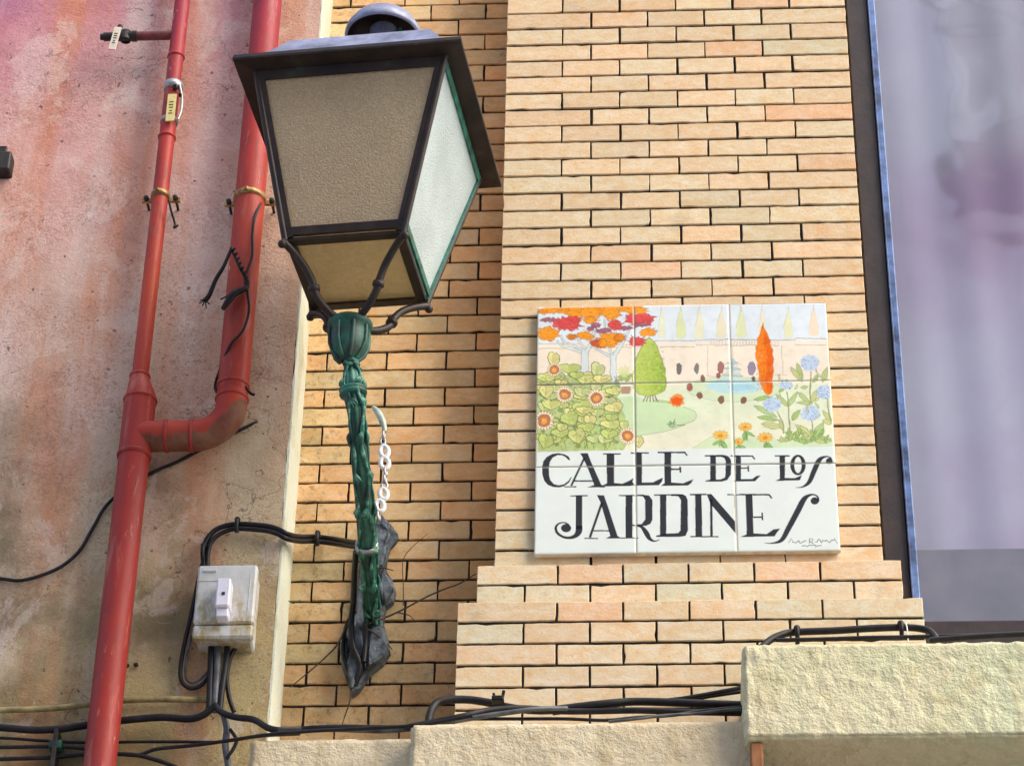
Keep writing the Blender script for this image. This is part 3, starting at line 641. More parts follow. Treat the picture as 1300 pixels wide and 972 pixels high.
# sunflower bed
poly(PX, [(682, 476), (700, 474), (730, 478), (765, 478), (786, 488), (782, 505), (794, 528), (788, 548), (797, 562), (790, 571), (682, 573)], (186, 206, 138), .95, .3)
for i in range(70):
    x = random.uniform(120, 930); y = random.uniform(30, 700); blob(A2, x, y, random.uniform(12, 34), random.uniform(12, 30), random.choice(((96, 124, 78), (120, 150, 84), (106, 130, 90))), .7, .3, n=10)
for i in range(60):
    x = random.uniform(130, 900); y = random.uniform(660, 735); stroke(A2, [(x, y), (x+random.uniform(-15, 15), y-60), (x+random.uniform(-40, 40), y-random.uniform(90, 140))], 8, random.choice(((150, 180, 70), (196, 206, 110), (110, 150, 60))), .9)
blob(A1, 1000, 800, 75, 40, (140, 178, 92), .9, .3); blob(A1, 990, 740, 60, 60, (216, 224, 160), .8, .3); poly(A2, [(955, 85), (1060, 85), (1050, 155), (962, 155)], (176, 134, 112), .9, .2)
LV = ((A1, 190, 800, 90, 42), (A1, 430, 710, 95, 46), (A1, 265, 620, 52, 74), (A1, 590, 820, 90, 46), (A1, 715, 720, 62, 64), (A1, 760, 815, 80, 40), (A1, 500, 780, 60, 34), (A1, 340, 860, 60, 34),
      (A2, 190, 130, 62, 60), (A2, 240, 265, 86, 48), (A2, 560, 140, 82, 50), (A2, 880, 130, 72, 46), (A2, 565, 290, 92, 56), (A2, 580, 325, 84, 32), (A2, 890, 300, 84, 52), (A2, 430, 410, 82, 66), (A2, 640, 430, 56, 60), (A2, 600, 500, 82, 42), (A2, 850, 470, 92, 44), (A2, 860, 400, 60, 34), (A2, 330, 560, 84, 42), (A2, 350, 500, 50, 40), (A2, 500, 590, 76, 72), (A2, 180, 640, 70, 72), (A2, 830, 570, 78, 44), (A2, 985, 480, 40, 44), (A2, 1140, 650, 40, 56), (A2, 700, 90, 50, 40))
LV = tuple((A2, random.uniform(120, 900), random.uniform(60, 640), random.uniform(45, 75), random.uniform(30, 50)) for _ in range(34))+tuple((A1, random.uniform(130, 760), random.uniform(770, 860), random.uniform(40, 70), random.uniform(25, 40)) for _ in range(12))+LV
for cr, x, y, rx, ry in LV:
    rot = random.uniform(-.5, .5); c = random.choice(((224, 230, 150), (206, 222, 134), (236, 232, 158), (214, 226, 160)))
    pts = [(-1, -.1), (-.8, -.7), (-.25, -.85), (0, -.6), (.3, -.9), (.85, -.65), (1, 0), (.6, .55), (.1, 1), (-.5, .6)]
    pts = [(x+1.22*rx*(a*math.cos(rot)-b_*math.sin(rot)), y+1.2*ry*(a*math.sin(rot)+b_*math.cos(rot))) for a, b_ in pts]
    poly(cr, pts, c, .97, .15, (92, 116, 60), 6); poly(cr, [(x, y-ry*.5)]+pts[4:9], tuple(int(q_*.84) for q_ in c), .55, .2); stroke(cr, [(x-rx*.1, y-ry*.6), (x, y+ry*.8)], 4, (150, 170, 90), .8, False); stroke(cr, [(x-rx*.7, y-ry*.1), (x, y+ry*.3), (x+rx*.7, y-ry*.2)], 3, (160, 178, 96), .7)
stroke(A2, [(720, 290), (720, 480), (715, 700)], 18, (176, 204, 146), .9); stroke(A2, [(372, 250), (375, 360)], 16, (176, 204, 140), .9); stroke(A2, [(640, 560), (690, 600), (700, 690)], 12, (176, 204, 120), .9)
for cr, x, y, r in ((A1, 272, 720, 72), (A2, 375, 162, 84), (A2, 705, 200, 90), (A2, 168, 430, 98), (A2, 1025, 590, 86)):
    for i in range(18):
        a = i*2*math.pi/18; leaf(cr, x+.35*r*math.cos(a), y+.35*r*math.sin(a), x+1.12*r*math.cos(a), y+1.08*r*math.sin(a), r*.32, (250, 238, 212), (206, 170, 120), False)
    blob(cr, x, y, r*.66, r*.62, (196, 128, 84), 1, .06, (150, 92, 58)); blob(cr, x, y+4, r*.38, r*.34, (236, 166, 96), 1, .1); blob(cr, x-6, y, r*.15, r*.12, (250, 196, 110), .9)
for i in range(260):     # pen hatching between the leaves
    x = random.uniform(120, 960); y = random.uniform(-20, 720); L_ = random.uniform(8, 26); a = random.uniform(0, 3.14); stroke(A2, [(x, y), (x+L_*math.cos(a), y+L_*math.sin(a))], random.uniform(2.5, 6), random.choice(((84, 108, 60), (110, 140, 70), (70, 96, 62), (232, 236, 190))), .75, False)
for i in range(200):     # loose brush texture over lawns and wall
    x = random.uniform(690, 1050); y = random.uniform(440, 566); c_ = random.choice(((214, 234, 196), (240, 236, 214), (196, 222, 178), (244, 228, 208))); L_ = random.uniform(3, 9); stroke(PX, [(x, y), (x+L_, y+random.uniform(-.8, .8))], random.uniform(.5, 1.4), c_, .22, False)
for i in range(120):
    x = random.uniform(684, 832); y = random.uniform(392, 440); stroke(PX, [(x, y), (x+random.uniform(-3, 3), y+random.uniform(-1.5, 1.5))], .7, random.choice(((140, 50, 40), (200, 90, 40), (250, 236, 220))), .6, False)
# hand-painted wobble: resample the picture through a small smooth displacement
wx = (vnoise(40)-.5)*9; wy = (vnoise(40)-.5)*9
IMG[:] = IMG[np.clip((YY+wy).astype(int), 0, H_-1), np.clip((XX+wx).astype(int), 0, W_-1)]
gy_, gx_ = np.gradient(IMG.sum(2)); edge_ = np.clip(np.hypot(gx_, gy_)*1.4, 0, 1)[..., None]
IMG[:] = IMG*(1-.28*edge_)*(1-.16*np.clip(NZ2-.45, 0, 1)[..., None])*(1+.10*(NZ[..., None]-.5))
# writing field
def bandm():
    r = T(PX, [(670, 573.5), (1080, 566)]); s_ = (r[1][1]-r[0][1])/(r[1][0]-r[0][0]); return YY > r[0][1]+(XX-r[0][0])*s_
IMG[bandm()] = S(226, 237, 236)
IMG *= (1+.05*(NZ[..., None]-.5)*2)
IMG[:] = IMG*(1-.05*np.clip(NZ2-.55, 0, 1)[..., None])
INK = (16, 20, 36)
def lp(cr, pts): poly(cr, pts, INK, .96, .5)
def ls(cr, pts, w_, sm=True): stroke(cr, pts, w_, INK, .96, sm)
lp(L1, [(350, 118), (335, 90), (300, 72), (250, 63), (200, 70), (155, 95), (128, 130), (118, 180), (120, 240), (135, 290), (165, 325), (210, 343), (260, 345), (300, 335), (340, 305), (362, 262), (353, 262), (335, 290), (300, 318), (255, 328), (215, 318), (185, 285), (175, 240), (174, 180), (182, 135), (205, 100), (245, 80), (280, 80), (310, 95), (335, 120)])
lp(L1, [(430, 64), (495, 64), (520, 130), (605, 322), (645, 345), (490, 345), (548, 325), (500, 200), (452, 100)]); ls(L1, [(466, 100), (357, 332)], 17, False); ls(L1, [(300, 340), (400, 340)], 11, False); ls(L1, [(372, 292), (545, 292)], 14, False)
ls(L1, [(620, 70), (765, 70)], 13, False); lp(L1, [(650, 72), (712, 72), (712, 308), (780, 315), (835, 290), (872, 268), (862, 300), (880, 325), (840, 334), (600, 336), (652, 312)])
ls(L1, [(848, 62), (1000, 64)], 13, False); lp(L1, [(890, 66), (942, 66), (942, 305), (1030, 305), (1080, 280), (1115, 265), (1105, 300), (1080, 328), (868, 332), (893, 308)])
ls(L1, [(1072, 60), (1300, 60)], 16, False); ls(L1, [(1290, 56), (1314, 86)], 13, False); lp(L1, [(1125, 62), (1182, 62), (1182, 305), (1280, 312), (1320, 295), (1366, 278), (1345, 312), (1320, 330), (1098, 333), (1128, 310)]); ls(L1, [(1180, 196), (1250, 196)], 15, False); ls(L1, [(1256, 176), (1258, 224)], 15, False)
ls(L2, [(160, 87), (300, 87)], 14, False); lp(L2, [(205, 88), (252, 88), (252, 284), (205, 284)]); lp(L2, [(250, 80), (320, 80), (355, 92), (375, 120), (378, 160), (375, 240), (345, 285), (300, 298), (165, 298), (165, 290), (205, 280), (290, 280), (325, 265), (330, 240), (332, 130), (320, 105), (290, 95), (250, 95)])
ls(L2, [(372, 87), (555, 88)], 14, False); ls(L2, [(548, 84), (572, 114)], 13, False); lp(L2, [(415, 88), (458, 88), (458, 275), (550, 275), (585, 250), (622, 244), (595, 272), (575, 293), (385, 297), (415, 282)]); ls(L2, [(455, 185), (516, 185)], 13, False); ls(L2, [(518, 166), (519, 214)], 12, False)
ls(L2, [(735, 86), (860, 86)], 13, False); lp(L2, [(775, 88), (822, 88), (820, 266), (900, 268), (945, 250), (962, 236), (945, 285), (740, 291), (778, 272)])
for t0 in range(40):
    pass
def ring(cr, x, y, rx, ry, ix, iy, rot):
    O = [(x+rx*math.cos(t)*1.0, y+ry*math.sin(t)) for t in np.linspace(0, 2*math.pi, 33)]; I = [(x+ix*math.cos(t+rot), y+iy*math.sin(t+rot)) for t in np.linspace(0, 2*math.pi, 33)]
    for i in range(32): lp(cr, [O[i], O[i+1], I[i+1], I[i]])
ring(L2, 928, 160, 64, 84, 30, 66, 0)
ls(L2, [(905, 346), (965, 340), (1020, 300), (1062, 205), (1100, 125), (1135, 98), (1175, 92), (1205, 108)], [3, 14, 34, 42, 40, 24, 12, 12]); blob(L2, 1186, 128, 28, 25, INK, .96, var=.4)
ls(L1, [(350, 416), (495, 413)], 12, False); lp(L1, [(395, 418), (448, 418), (448, 690), (395, 690)]); ls(L1, [(422, 660), (418, 710), (390, 745), (340, 760), (285, 750), (240, 715), (232, 670), (262, 640), (305, 636), (340, 655)], [53, 52, 38, 26, 22, 22, 20, 14, 12, 14]); blob(L1, 315, 680, 42, 34, INK, .96, var=.4)
lp(L1, [(570, 408), (628, 410), (660, 500), (740, 745), (775, 765), (640, 767), (680, 745), (600, 470)]); ls(L1, [(612, 470), (512, 758)], 20, False); ls(L1, [(465, 764), (580, 766)], 10, False); ls(L1, [(540, 702), (680, 702)], 12, False)
ls(L1, [(750, 412), (960, 410)], 12, False); lp(L1, [(805, 414), (862, 414), (862, 757), (805, 757)]); ls(L1, [(750, 761), (912, 761)], 10, False); lp(L1, [(940, 405), (1000, 412), (1028, 450), (1028, 610), (1012, 645), (975, 662), (862, 664), (862, 652), (940, 647), (968, 610), (968, 450), (950, 420), (900, 416)])
ls(L1, [(890, 660), (940, 672), (980, 725), (1005, 768), (1045, 788), (1088, 776)], [10, 26, 42, 30, 14, 6])
ls(L1, [(1040, 408), (1280, 406)], 12, False); lp(L1, [(1090, 410), (1142, 410), (1142, 740), (1090, 745)]); lp(L1, [(1180, 401), (1270, 401), (1302, 414), (1318, 450), (1320, 700), (1300, 745), (1250, 753), (1058, 753), (1058, 742), (1140, 726), (1240, 722), (1258, 700), (1262, 450), (1240, 418), (1180, 416)])
ls(L2, [(35, 405), (175, 403)], 13, False); lp(L2, [(78, 406), (134, 406), (140, 746), (82, 746)]); ls(L2, [(40, 751), (185, 751)], 12, False)
lp(L2, [(176, 400), (215, 400), (422, 640), (428, 742), (205, 478)]); ls(L2, [(213, 440), (216, 746)], 20, False); ls(L2, [(180, 751), (272, 751)], 12, False); ls(L2, [(404, 410), (418, 700)], 11, False); ls(L2, [(345, 405), (450, 405)], 11, False)
ls(L2, [(445, 403), (690, 404)], 15, False); ls(L2, [(686, 400), (712, 434)], 14, False); lp(L2, [(495, 406), (552, 406), (562, 722), (670, 728), (725, 690), (782, 682), (755, 715), (735, 746), (450, 753), (505, 730)]); ls(L2, [(560, 590), (630, 588)], 15, False); ls(L2, [(632, 552), (635, 614)], 14, False)
ls(L2, [(650, 803), (725, 802), (795, 775), (850, 680), (925, 540), (975, 445), (1018, 410), (1062, 404), (1092, 425), (1098, 460)], [3, 14, 34, 44, 48, 44, 24, 14, 14, 14]); blob(L2, 1066, 455, 34, 30, INK, .96, var=.4)
sg = random.Random(5)
def scr(x0, x1, y, h):
    x = x0; pts = []
    while x < x1: pts.append((x, y+sg.uniform(-h, h))); x += sg.uniform(8, 15)
    stroke(L2, pts, 6.5, (60, 74, 96), .9)
stroke(L2, [(852, 800), (872, 762), (888, 800)], 6, (60, 74, 96), .85, False); scr(890, 1005, 792, 11); stroke(L2, [(1022, 805), (1024, 765), (1050, 768), (1048, 786), (1026, 788), (1056, 808)], 7, (50, 62, 84), .9, False); scr(1070, 1240, 786, 14); stroke(L2, [(1228, 760), (1252, 806)], 5, (70, 84, 104), .7, False); scr(960, 1130, 824, 7); stroke(L2, [(1068, 815), (1070, 845)], 5, (70, 84, 104), .7, False)

q = N('glazed_painted_tile'); a = q.n('Attribute', attribute_name='paint').outputs['Color']; q.bump(q.noise(26, 3), .0006, .25); M['tile'] = q.done(q.mix(1., a, (.90, .885, .85), 'MULTIPLY'), .35, spec=.13)
M['tile_side'] = simple('tile_edge', (.66, .60, .48), .7, .15, 60, .0003)
sign = empty('street_sign', ((SX0+SX1)/2, YF, SZ0), 'square street name sign of nine painted glazed tiles reading CALLE DE LOS JARDINES', 'street sign')
def edges(n0, n1, cuts): return [n0]+cuts+[n1]
xc = [SX0, (at(805.2, 440, YF)[0]+at(807.7, 690, YF)[0])/2, (at(927.6, 430, YF)[0]+at(934.4, 690, YF)[0])/2, SX1]
zcut = [SZ1, at(850, 485.6, YF)[2], at(850, 590.2, YF)[2], SZ0]
for r_ in range(3):
    for c_ in range(3):
        x0, x1 = xc[c_]+(.0008 if c_ else 0), xc[c_+1]-(.0008 if c_ < 2 else 0); z1, z0 = zcut[r_]-(.0005 if r_ else 0), zcut[r_+1]+(.0005 if r_ < 2 else 0)
        nx = int((x1-x0)/.0010); nz = int((z1-z0)/.0010); gx = np.linspace(x0, x1, nx+1); gz = np.linspace(z1, z0, nz+1)
        GX, GZ = np.meshgrid(gx, gz); ed = np.minimum.reduce([GX-x0, x1-GX, GZ-z0, z1-GZ]); yo = random.uniform(-.0006, .0006)
        GY = YF+yo+.0016*np.clip(1-ed/.003, 0, 1)**2+.0006*((c_ == 2)*1.0)
        V = np.stack([GX, GY, GZ], -1).reshape(-1, 3)-np.array(sign.location)
        ci = np.clip(((GX-SX0)/(SX1-SX0)*W_).astype(int), 1, W_-2); ri = np.clip(((SZ1-GZ)/(SZ1-SZ0)*H_).astype(int), 1, H_-2)
        Cc = (IMG[ri, ci]+IMG[ri-1, ci]+IMG[ri, ci-1]+IMG[ri-1, ci-1])/4; Cc = np.clip(Cc, 0, 1)
        ef = np.clip(1-ed/.0022, 0, 1)[..., None]*.55; Cc = Cc*(1-ef)+np.array([.74, .76, .68])*ef
        ii, jj = np.mgrid[0:nz, 0:nx]; k0 = ii*(nx+1)+jj; F4 = np.stack([k0, k0+nx+1, k0+nx+2, k0+1], -1).reshape(-1, 4)
        me = bpy.data.meshes.new('tile'); nv = len(V); base = V.tolist(); faces = F4.tolist()
        lc = np.array(sign.location); bx = [(x, y, z) for z in (z0, z1) for y in (YF+.0016, YF+.0115) for x in (x0, x1)]
        base += [tuple(np.array(p)-lc) for p in bx]; faces += [[nv+i for i in f] for f in ((0, 2, 3, 1), (4, 5, 7, 6), (2, 6, 7, 3), (0, 4, 6, 2), (1, 3, 7, 5))]
        me.from_pydata(base, [], faces); me.materials.append(M['tile']); me.materials.append(M['tile_side'])
        mi = np.zeros(len(faces), int); mi[-5:] = 1; me.polygons.foreach_set('material_index', mi); sm_ = np.ones(len(faces), bool); sm_[-5:] = False; me.polygons.foreach_set('use_smooth', sm_)
        ca = me.color_attributes.new('paint', 'FLOAT_COLOR', 'POINT'); cc4 = np.ones((len(base), 4)); cc4[:nv, :3] = Cc.reshape(-1, 3); ca.data.foreach_set('color', cc4.ravel())
        me.update(); o = bpy.data.objects.new('tile', me); COL.objects.link(o); o.parent = sign
b = MB(); b.box((SX0+.003, YF+.0119, SZ0+.002), (SX1-.003, -.0005, SZ1-.002))
for x in xc[1:3]: b.box((x-.0007, YF+.0016, SZ0+.001), (x+.0007, YF+.0118, SZ1-.001))
b.build('mortar_bed', M['tile_side'], sign)

# ------------------------------------------------------------------ street lantern
YLN = -.35; sc = (4.66422+YLN)/(4.66422-.55)
LC = Vector((float(at(452, 340, YLN)[0]), YLN, 4.766)); LC.x = -.2519; LC.z = 4.9198
a_, b_, H = .2158*sc, .1093*sc, .3455*sc
yaw, tx, ty = -.1166, .0108, .0262
Mr = Matrix.Rotation(ty, 3, 'Y') @ Matrix.Rotation(tx, 3, 'X') @ Matrix.Rotation(yaw, 3, 'Z')
def lw(x, y, z): return LC+Mr @ Vector((x, y, z))
lan = empty('street_lantern', tuple(at(470, 790, .1)), 'old green four sided street lantern on a cast iron wall bracket', 'street lamp')
at_ = .180*sc
def quadpane(name, mat, pts, th=.004):
    mb = MB(); P = [Vector(p) for p in pts]; n_ = (P[1]-P[0]).cross(P[3]-P[0]).normalized()*th
    mb.add(P+[p+n_ for p in P], [(0, 1, 2, 3), (7, 6, 5, 4), (0, 4, 5, 1), (1, 5, 6, 2), (2, 6, 7, 3), (3, 7, 4, 0)]); return mb.build(name, mat, lan)
cs = [(-1, -1), (1, -1), (1, 1), (-1, 1)]
for i in range(4):
    c0, c1 = cs[i], cs[(i+1) % 4]; kk = .965
    o = quadpane('glass_pane', M['pane_r'] if i in (1,) else M['pane'], [lw(c0[0]*b_*kk, c0[1]*b_*kk, .006), lw(c1[0]*b_*kk, c1[1]*b_*kk, .006), lw(c1[0]*at_*kk, c1[1]*at_*kk, H-.01), lw(c0[0]*at_*kk, c0[1]*at_*kk, H-.01)])
    if i == 1: o['label'] = 'textured glass pane on the right side, skylight painted in as pale blue'
quadpane('bottom_pane', M['pane_b'], [lw(sx*b_*.93, sy*b_*.93, .004) for sx, sy in cs])
# frame: corner posts and rails
b = MB()
for i in range(4):
    c0, c1 = cs[i], cs[(i+1) % 4]
    fn = Mr @ Vector(((c0[0]+c1[0])/2, (c0[1]+c1[1])/2, -.25)); fn.normalize()
    def P(c, t, ins=0):    # point on a face edge
        h = b_+(at_-b_)*t; return lw(c[0]*h, c[1]*h, H*t)
    along = (Vector(P(c1, 0))-Vector(P(c0, 0))).normalized()
    m = 0
    w1 = .015 if i != 1 else .009
    for c, sg_ in ((c0, 1), (c1, -1)):
        p, q_ = Vector(P(c, 0)), Vector(P(c, 1)); b.bar(p+along*sg_*w1/2, q_+along*sg_*w1/2, w1, .008, fn, 1 if i == 1 else 0)
    p, q_ = Vector(P(c0, .035)), Vector(P(c1, .035)); b.bar(p, q_, .017 if i != 1 else .011, .009, fn, 1 if i == 1 else 0)
    p, q_ = Vector(P(c0, .965)), Vector(P(c1, .965)); b.bar(p, q_, .020 if i != 1 else .013, .009, fn, 1 if i == 1 else 0)
    # underside flange
    p, q_ = lw(c0[0]*(b_-.009), c0[1]*(b_-.009), -.003), lw(c1[0]*(b_-.009), c1[1]*(b_-.009), -.003); b.bar(p, q_, .018, .006, Mr @ Vector((0, 0, 1)), 0)
for sx, sy in cs:
    b.tube([lw(sx*b_, sy*b_, -.006), lw(sx*at_, sy*at_, H)], .0065, 8)
b.build('frame', [M['dark'], M['edge']], lan)
for sx, sy in cs:
    b = MB(); b.ball(lw(sx*(b_+.004), sy*(b_+.004), -.016), .0085); b.tube([lw(sx*b_, sy*b_, 0), lw(sx*(b_+.004), sy*(b_+.004), -.012)], .005, 8); b.build('corner_knob', M['dark'], lan)
# roof
b = MB()
def sqring(h, z): return [lw(sx*h, sy*h, H+z) for sx, sy in cs]
prof = [(at_-.012, -.004), (a_, 0), (a_+.001, .004), (a_-.001, .013), (a_*.86, .026)]
for i in range(len(prof)-1):
    A, B = sqring(*prof[i]), sqring(*prof[i+1]); b.add(A+B, [(k, (k+1) % 4, 4+(k+1) % 4, 4+k) for k in range(4)], 0)
b.add(sqring(at_-.012, -.004), [(3, 2, 1, 0)], 1)
prof = [(a_*.86, .026), (.162, .080), (.142, .114), (.108, .134), (.03, .140)]
for i in range(len(prof)-1):
    A, B = sqring(*prof[i]), sqring(*prof[i+1]); b.add(A+B, [(k, (k+1) % 4, 4+(k+1) % 4, 4+k) for k in range(4)], 1)
b.build('roof', [M['dark'], M['roof']], lan)
b = MB(); ax = Mr @ Vector((0, 0, 1)); cc = lw(.010, 0, H+.12)
b.lathe(cc, [(.070, .022), (.066, .038), (.040, .048), (.030, .07), (.028, .13)], 32, 0, ax)
b.lathe(cc, [(.0730, .1085), (.0765, .108), (.079, .112), (.077, .124), (.064, .147), (.037, .163), (.001, .168)], 40, 0, ax)
b.lathe(cc, [(.0730, .1085), (.070, .120), (.055, .142), (.001, .156)], 40, 1, ax)
b.tube([cc+ax*.06+Vector((.035, -.01, 0)), cc+ax*.125+Vector((.035, -.01, 0))], .004, 8, 2)
b.build('chimney', [M['roof'], M['dark'], M['edge']], lan)
# lamp tube, and a white plate added above it to brighten the panes
b = MB(); qd = [lw(sx*(at_-.012), sy*(at_-.012), H-.016) for sx, sy in cs]; qe = [lw(sx*(at_-.012), sy*(at_-.012), H-.012) for sx, sy in cs]; b.add(qd+qe, [(3, 2, 1, 0), (4, 5, 6, 7), (0, 1, 5, 4), (1, 2, 6, 5), (2, 3, 7, 6), (3, 0, 4, 7)]); b.build('bounce_plate', M['chain'], lan)
b = MB(); b.tube([lw(0, 0, H-.02), lw(0, 0, H-.10)], .022, 16); b.tube([lw(0, 0, H-.10), lw(0, 0, .08)], .016, 16, 1); b.build('lamp_tube', [M['steel'], M['chain']], lan)
# cup and arms
cup = Vector(tuple(at(444.5, 413, YLN)))
b = MB(); b.lathe(cup, [(.002, .000), (.030, .001), (.0435, .001), (.0425, -.004), (.040, -.010), (.036, -.013), (.037, -.03), (.036, -.048), (.030, -.066), (.018, -.080), (.012, -.086)], 28)
for k in range(8):
    t = k*math.pi/4+.3; pts = [cup+Vector((math.cos(t)*r, math.sin(t)*r, z)) for r, z in ((.037, -.012), (.038, -.03), (.037, -.048), (.030, -.067), (.018, -.081))]; b.tube(pts, .004, 6)
b.build('cup', M['green'], lan)
def arm(sx, sy):
    d = Vector((sx, sy, 0)); d.rotate(Matrix.Rotation(yaw, 3, 'Z')); r1 = (b_+.002); top = lw(sx*r1, sy*r1, -.010); hz = top.z-cup.z
    R_ = (Vector((top.x, top.y, 0))-Vector((cup.x, cup.y, 0))); pts = []
    for r, z in ((.02, .0), (.16, .02), (.34, .10), (.50, .28), (.56, .48), (.66, .68), (.82, .86), (1, 1)): pts.append(cup+R_*r+Vector((0, 0, hz*z)))
    b = MB(); sp = spline(pts, 6); b.tube(sp, [.0075]*len(sp), 10)
    c = sp[len(sp)//2]; b.lathe(Vector(c), [(.001, -.006), (.011, -.005), (.012, 0), (.011, .005), (.001, .006)], 12, 0, Vector(sp[len(sp)//2+1])-Vector(c))
    return b.build('arm', M['dark'], lan)
for c in cs: arm(*c)
# bracket stem
stem = [(445.5, 460, -.35), (446, 468, -.35), (448, 495, -.345), (452, 530, -.33), (457, 590, -.27), (462, 640, -.205), (466, 700, -.10), (469, 750, -.00), (471, 785, .075), (471, 800, .11)]
sp = pxpath(stem, k=14); n_ = len(sp)
def rad(t):
    xs = [0, .08, .17, .24, .33, .45, .6, .8, .93, 1]; ys = [.012, .014, .0195, .022, .0165, .0175, .0185, .017, .016, .015]
    return float(np.interp(t, xs, ys))
b = MB(); b.tube(sp, [rad(i/(n_-1))*.88 for i in range(n_)], 48, 0, True, lambda t, s_: .88+.16*abs(math.cos(4.5*t+.4))**.7)
for q_ in (.03, .225, .245, .66, .975):
    k_ = int(q_*(n_-1)); k_ = max(1, min(n_-2, k_)); rr_ = rad(q_)*1.06; b.lathe(tuple(sp[k_]), [(rr_*.8, -.006), (rr_*1.1, -.004), (rr_*1.16, 0), (rr_*1.1, .004), (rr_*.8, .006)], 28, 0, tuple(sp[k_+1]-sp[k_-1]))
b.build('bracket_stem', M['green'], lan)
b = MB()
def onstem(t, a, k=1.0):
    i = max(1, min(n_-2, int(round(t*(n_-1))))); f = t*(n_-1)-i; c_ = np.array(sp[i])+(np.array(sp[i+1])-np.array(sp[i]))*f
    T_ = np.array(sp[i+1])-np.array(sp[i-1]); T_ /= np.linalg.norm(T_); u_ = np.cross(T_, (1., 0, 0)); u_ /= np.linalg.norm(u_); v_ = np.cross(T_, u_)
    return c_+(u_*math.cos(a)+v_*math.sin(a))*rad(t)*k
for a0, amp_, w_, ph in ((-.75, .30, 1.0, 0), (.55, .22, .7, 2), (-1.9, .2, .8, 1)):
    vine = [onstem(.05+.92*i_/90, a0+amp_*math.sin(i_*.42+ph), 1.02) for i_ in range(91)]
    b.tube(vine, [.0034*w_*(1+.25*math.sin(i_*1.1)) for i_ in range(91)], 8)
    for j in range(10):
        t0 = .09+j*.092; sg_ = 1 if j % 2 else -1; ac = a0+amp_*math.sin((t0-.05)/.92*90*.42+ph)
        for d_ in (.28, .5, .72):      # three lobed leaf curling away from the vine
            pts = [onstem(t0+(.018+.022*(1-d_))*q_/5, ac+sg_*d_*q_/5*1.0, 1.0+.16*math.sin(q_/5*math.pi*.8)) for q_ in range(6)]
            b.tube(pts, [.0016, .0032*w_, .0042*w_, .0044*w_, .0032*w_, .0010], 7)
b.build('leaf_moulding', M['worn'], lan)
# wall plate
wp = [(484, 652), (496, 664), (505, 676), (503, 682), (494, 692), (491, 706), (489, 722), (497, 733), (502, 746), (499, 760), (489, 768), (486, 788), (492, 806), (495, 824), (486, 838), (470, 850), (456, 872), (446, 880), (440, 862), (433, 842), (431, 818), (438, 796), (450, 778), (453, 740), (457, 700), (468, 664)]
b = MB(); P_ = [(float(at(u, v, .10)[0]), float(at(u, v, .10)[2])) for u, v in wp]; b.prism(P_, .098, .122, .006)
def shard(pp, y0, y1, ch=.003):
    Q = []
    for i_, (u, v) in enumerate(pp):
        u2, v2 = pp[(i_+1) % len(pp)]
        for f in (0, .5): Q.append((u+(u2-u)*f+random.uniform(-1.5, 1.5), v+(v2-v)*f+random.uniform(-1.5, 1.5)))
    P3 = [at(u, v, (y0+y1)/2) for u, v in Q]; b.prism([(float(p[0]), float(p[2])) for p in P3], y0, y1, ch)
shard([(474, 668), (486, 655), (496, 668), (489, 690), (487, 720), (478, 722), (474, 700)], .080, .094)
shard([(486, 722), (495, 736), (500, 748), (490, 764), (482, 745)], .078, .094)
shard([(448, 798), (458, 790), (463, 820), (460, 850), (447, 872), (440, 845)], .078, .094, .004)
shard([(470, 790), (486, 798), (494, 822), (480, 840), (466, 846), (467, 815)], .074, .094, .005)
shard([(438, 808), (446, 812), (444, 838), (436, 836)], .084, .096)
for pp in (((444, 800), (452, 825), (450, 852), (447, 872)), ((466, 800), (462, 825), (464, 848)), ((478, 800), (484, 818), (480, 838)), ((470, 700), (480, 730), (486, 760)), ((484, 664), (494, 676), (488, 692))):
    b.tube(pxpath([(u, v, .080) for u, v in pp]), [.0025+.002*math.sin(i_*.9) for i_ in range((len(pp)-1)*6+1)], 6)
b.build('wall_plate', M['plate'], lan)
b = MB(); kb = min(range(n_), key=lambda i: abs(sp[i][1]+.115)); tb = sp[kb+1]-sp[kb-1]; b.lathe(tuple(sp[kb]), [(.0195, -.005), (.0222, -.004), (.0222, .004), (.0195, .005)], 24, 0, tuple(tb)); b.build('band', M['steel'], lan)

# chain beside the bracket
ch = empty('chain', tuple(at(476, 520, -.18)), 'short white plastic chain dangling beside the green lamp bracket', 'chain')
b = MB(); yc = -.16
path = pxpath([(474, 518), (482, 528), (488, 541), (485, 552), (487, 566), (488, 580), (489, 596), (490, 612), (487, 628), (483, 645), (480, 660)], yc, 3)
b.tube(pxpath([(474, 516), (480, 525), (487, 538), (489, 548)], yc), [.003, .005, .007, .0075]+[.0055]*15, 8) if False else None
rb = pxpath([(473, 516), (478, 521), (483, 529), (487, 539), (489, 548)], yc, 4); b.tube(rb, [.003+.004*math.sin(math.pi*i/(len(rb)-1)) for i in range(len(rb))], 10); b.build('hook', M['hook'], ch)
lk = [(487.5, 552, 1, .8), (486, 560, 0, .8), (488, 573, 0, 1.35), (488.5, 588, 0, 1.35), (489.5, 599, 1, .9), (489, 608, 1, .9), (488, 616, 0, .9), (487, 627, 0, 1.25), (482.5, 642, 0, 1.3), (480.5, 655, 1, .9)]
for i, (u, v, k, z_) in enumerate(lk):
    b = MB(); c = at(u, v, yc); pts = []
    up = Vector((-.1, 0, 1)).normalized(); sd = Vector((1, 0, 0)) if not k else Vector((.25, 1, 0)).normalized()
    for j in range(17):
        t = 2*math.pi*j/16; pts.append(Vector(tuple(c))+sd*math.cos(t)*.0058*z_+up*math.sin(t)*.0095*z_)
    b.tube(pts, .0031*z_ if z_ < 1 else .0047, 8, cap=False); b.build('link', M['chain' if z_ > 1 else 'steel'], ch)

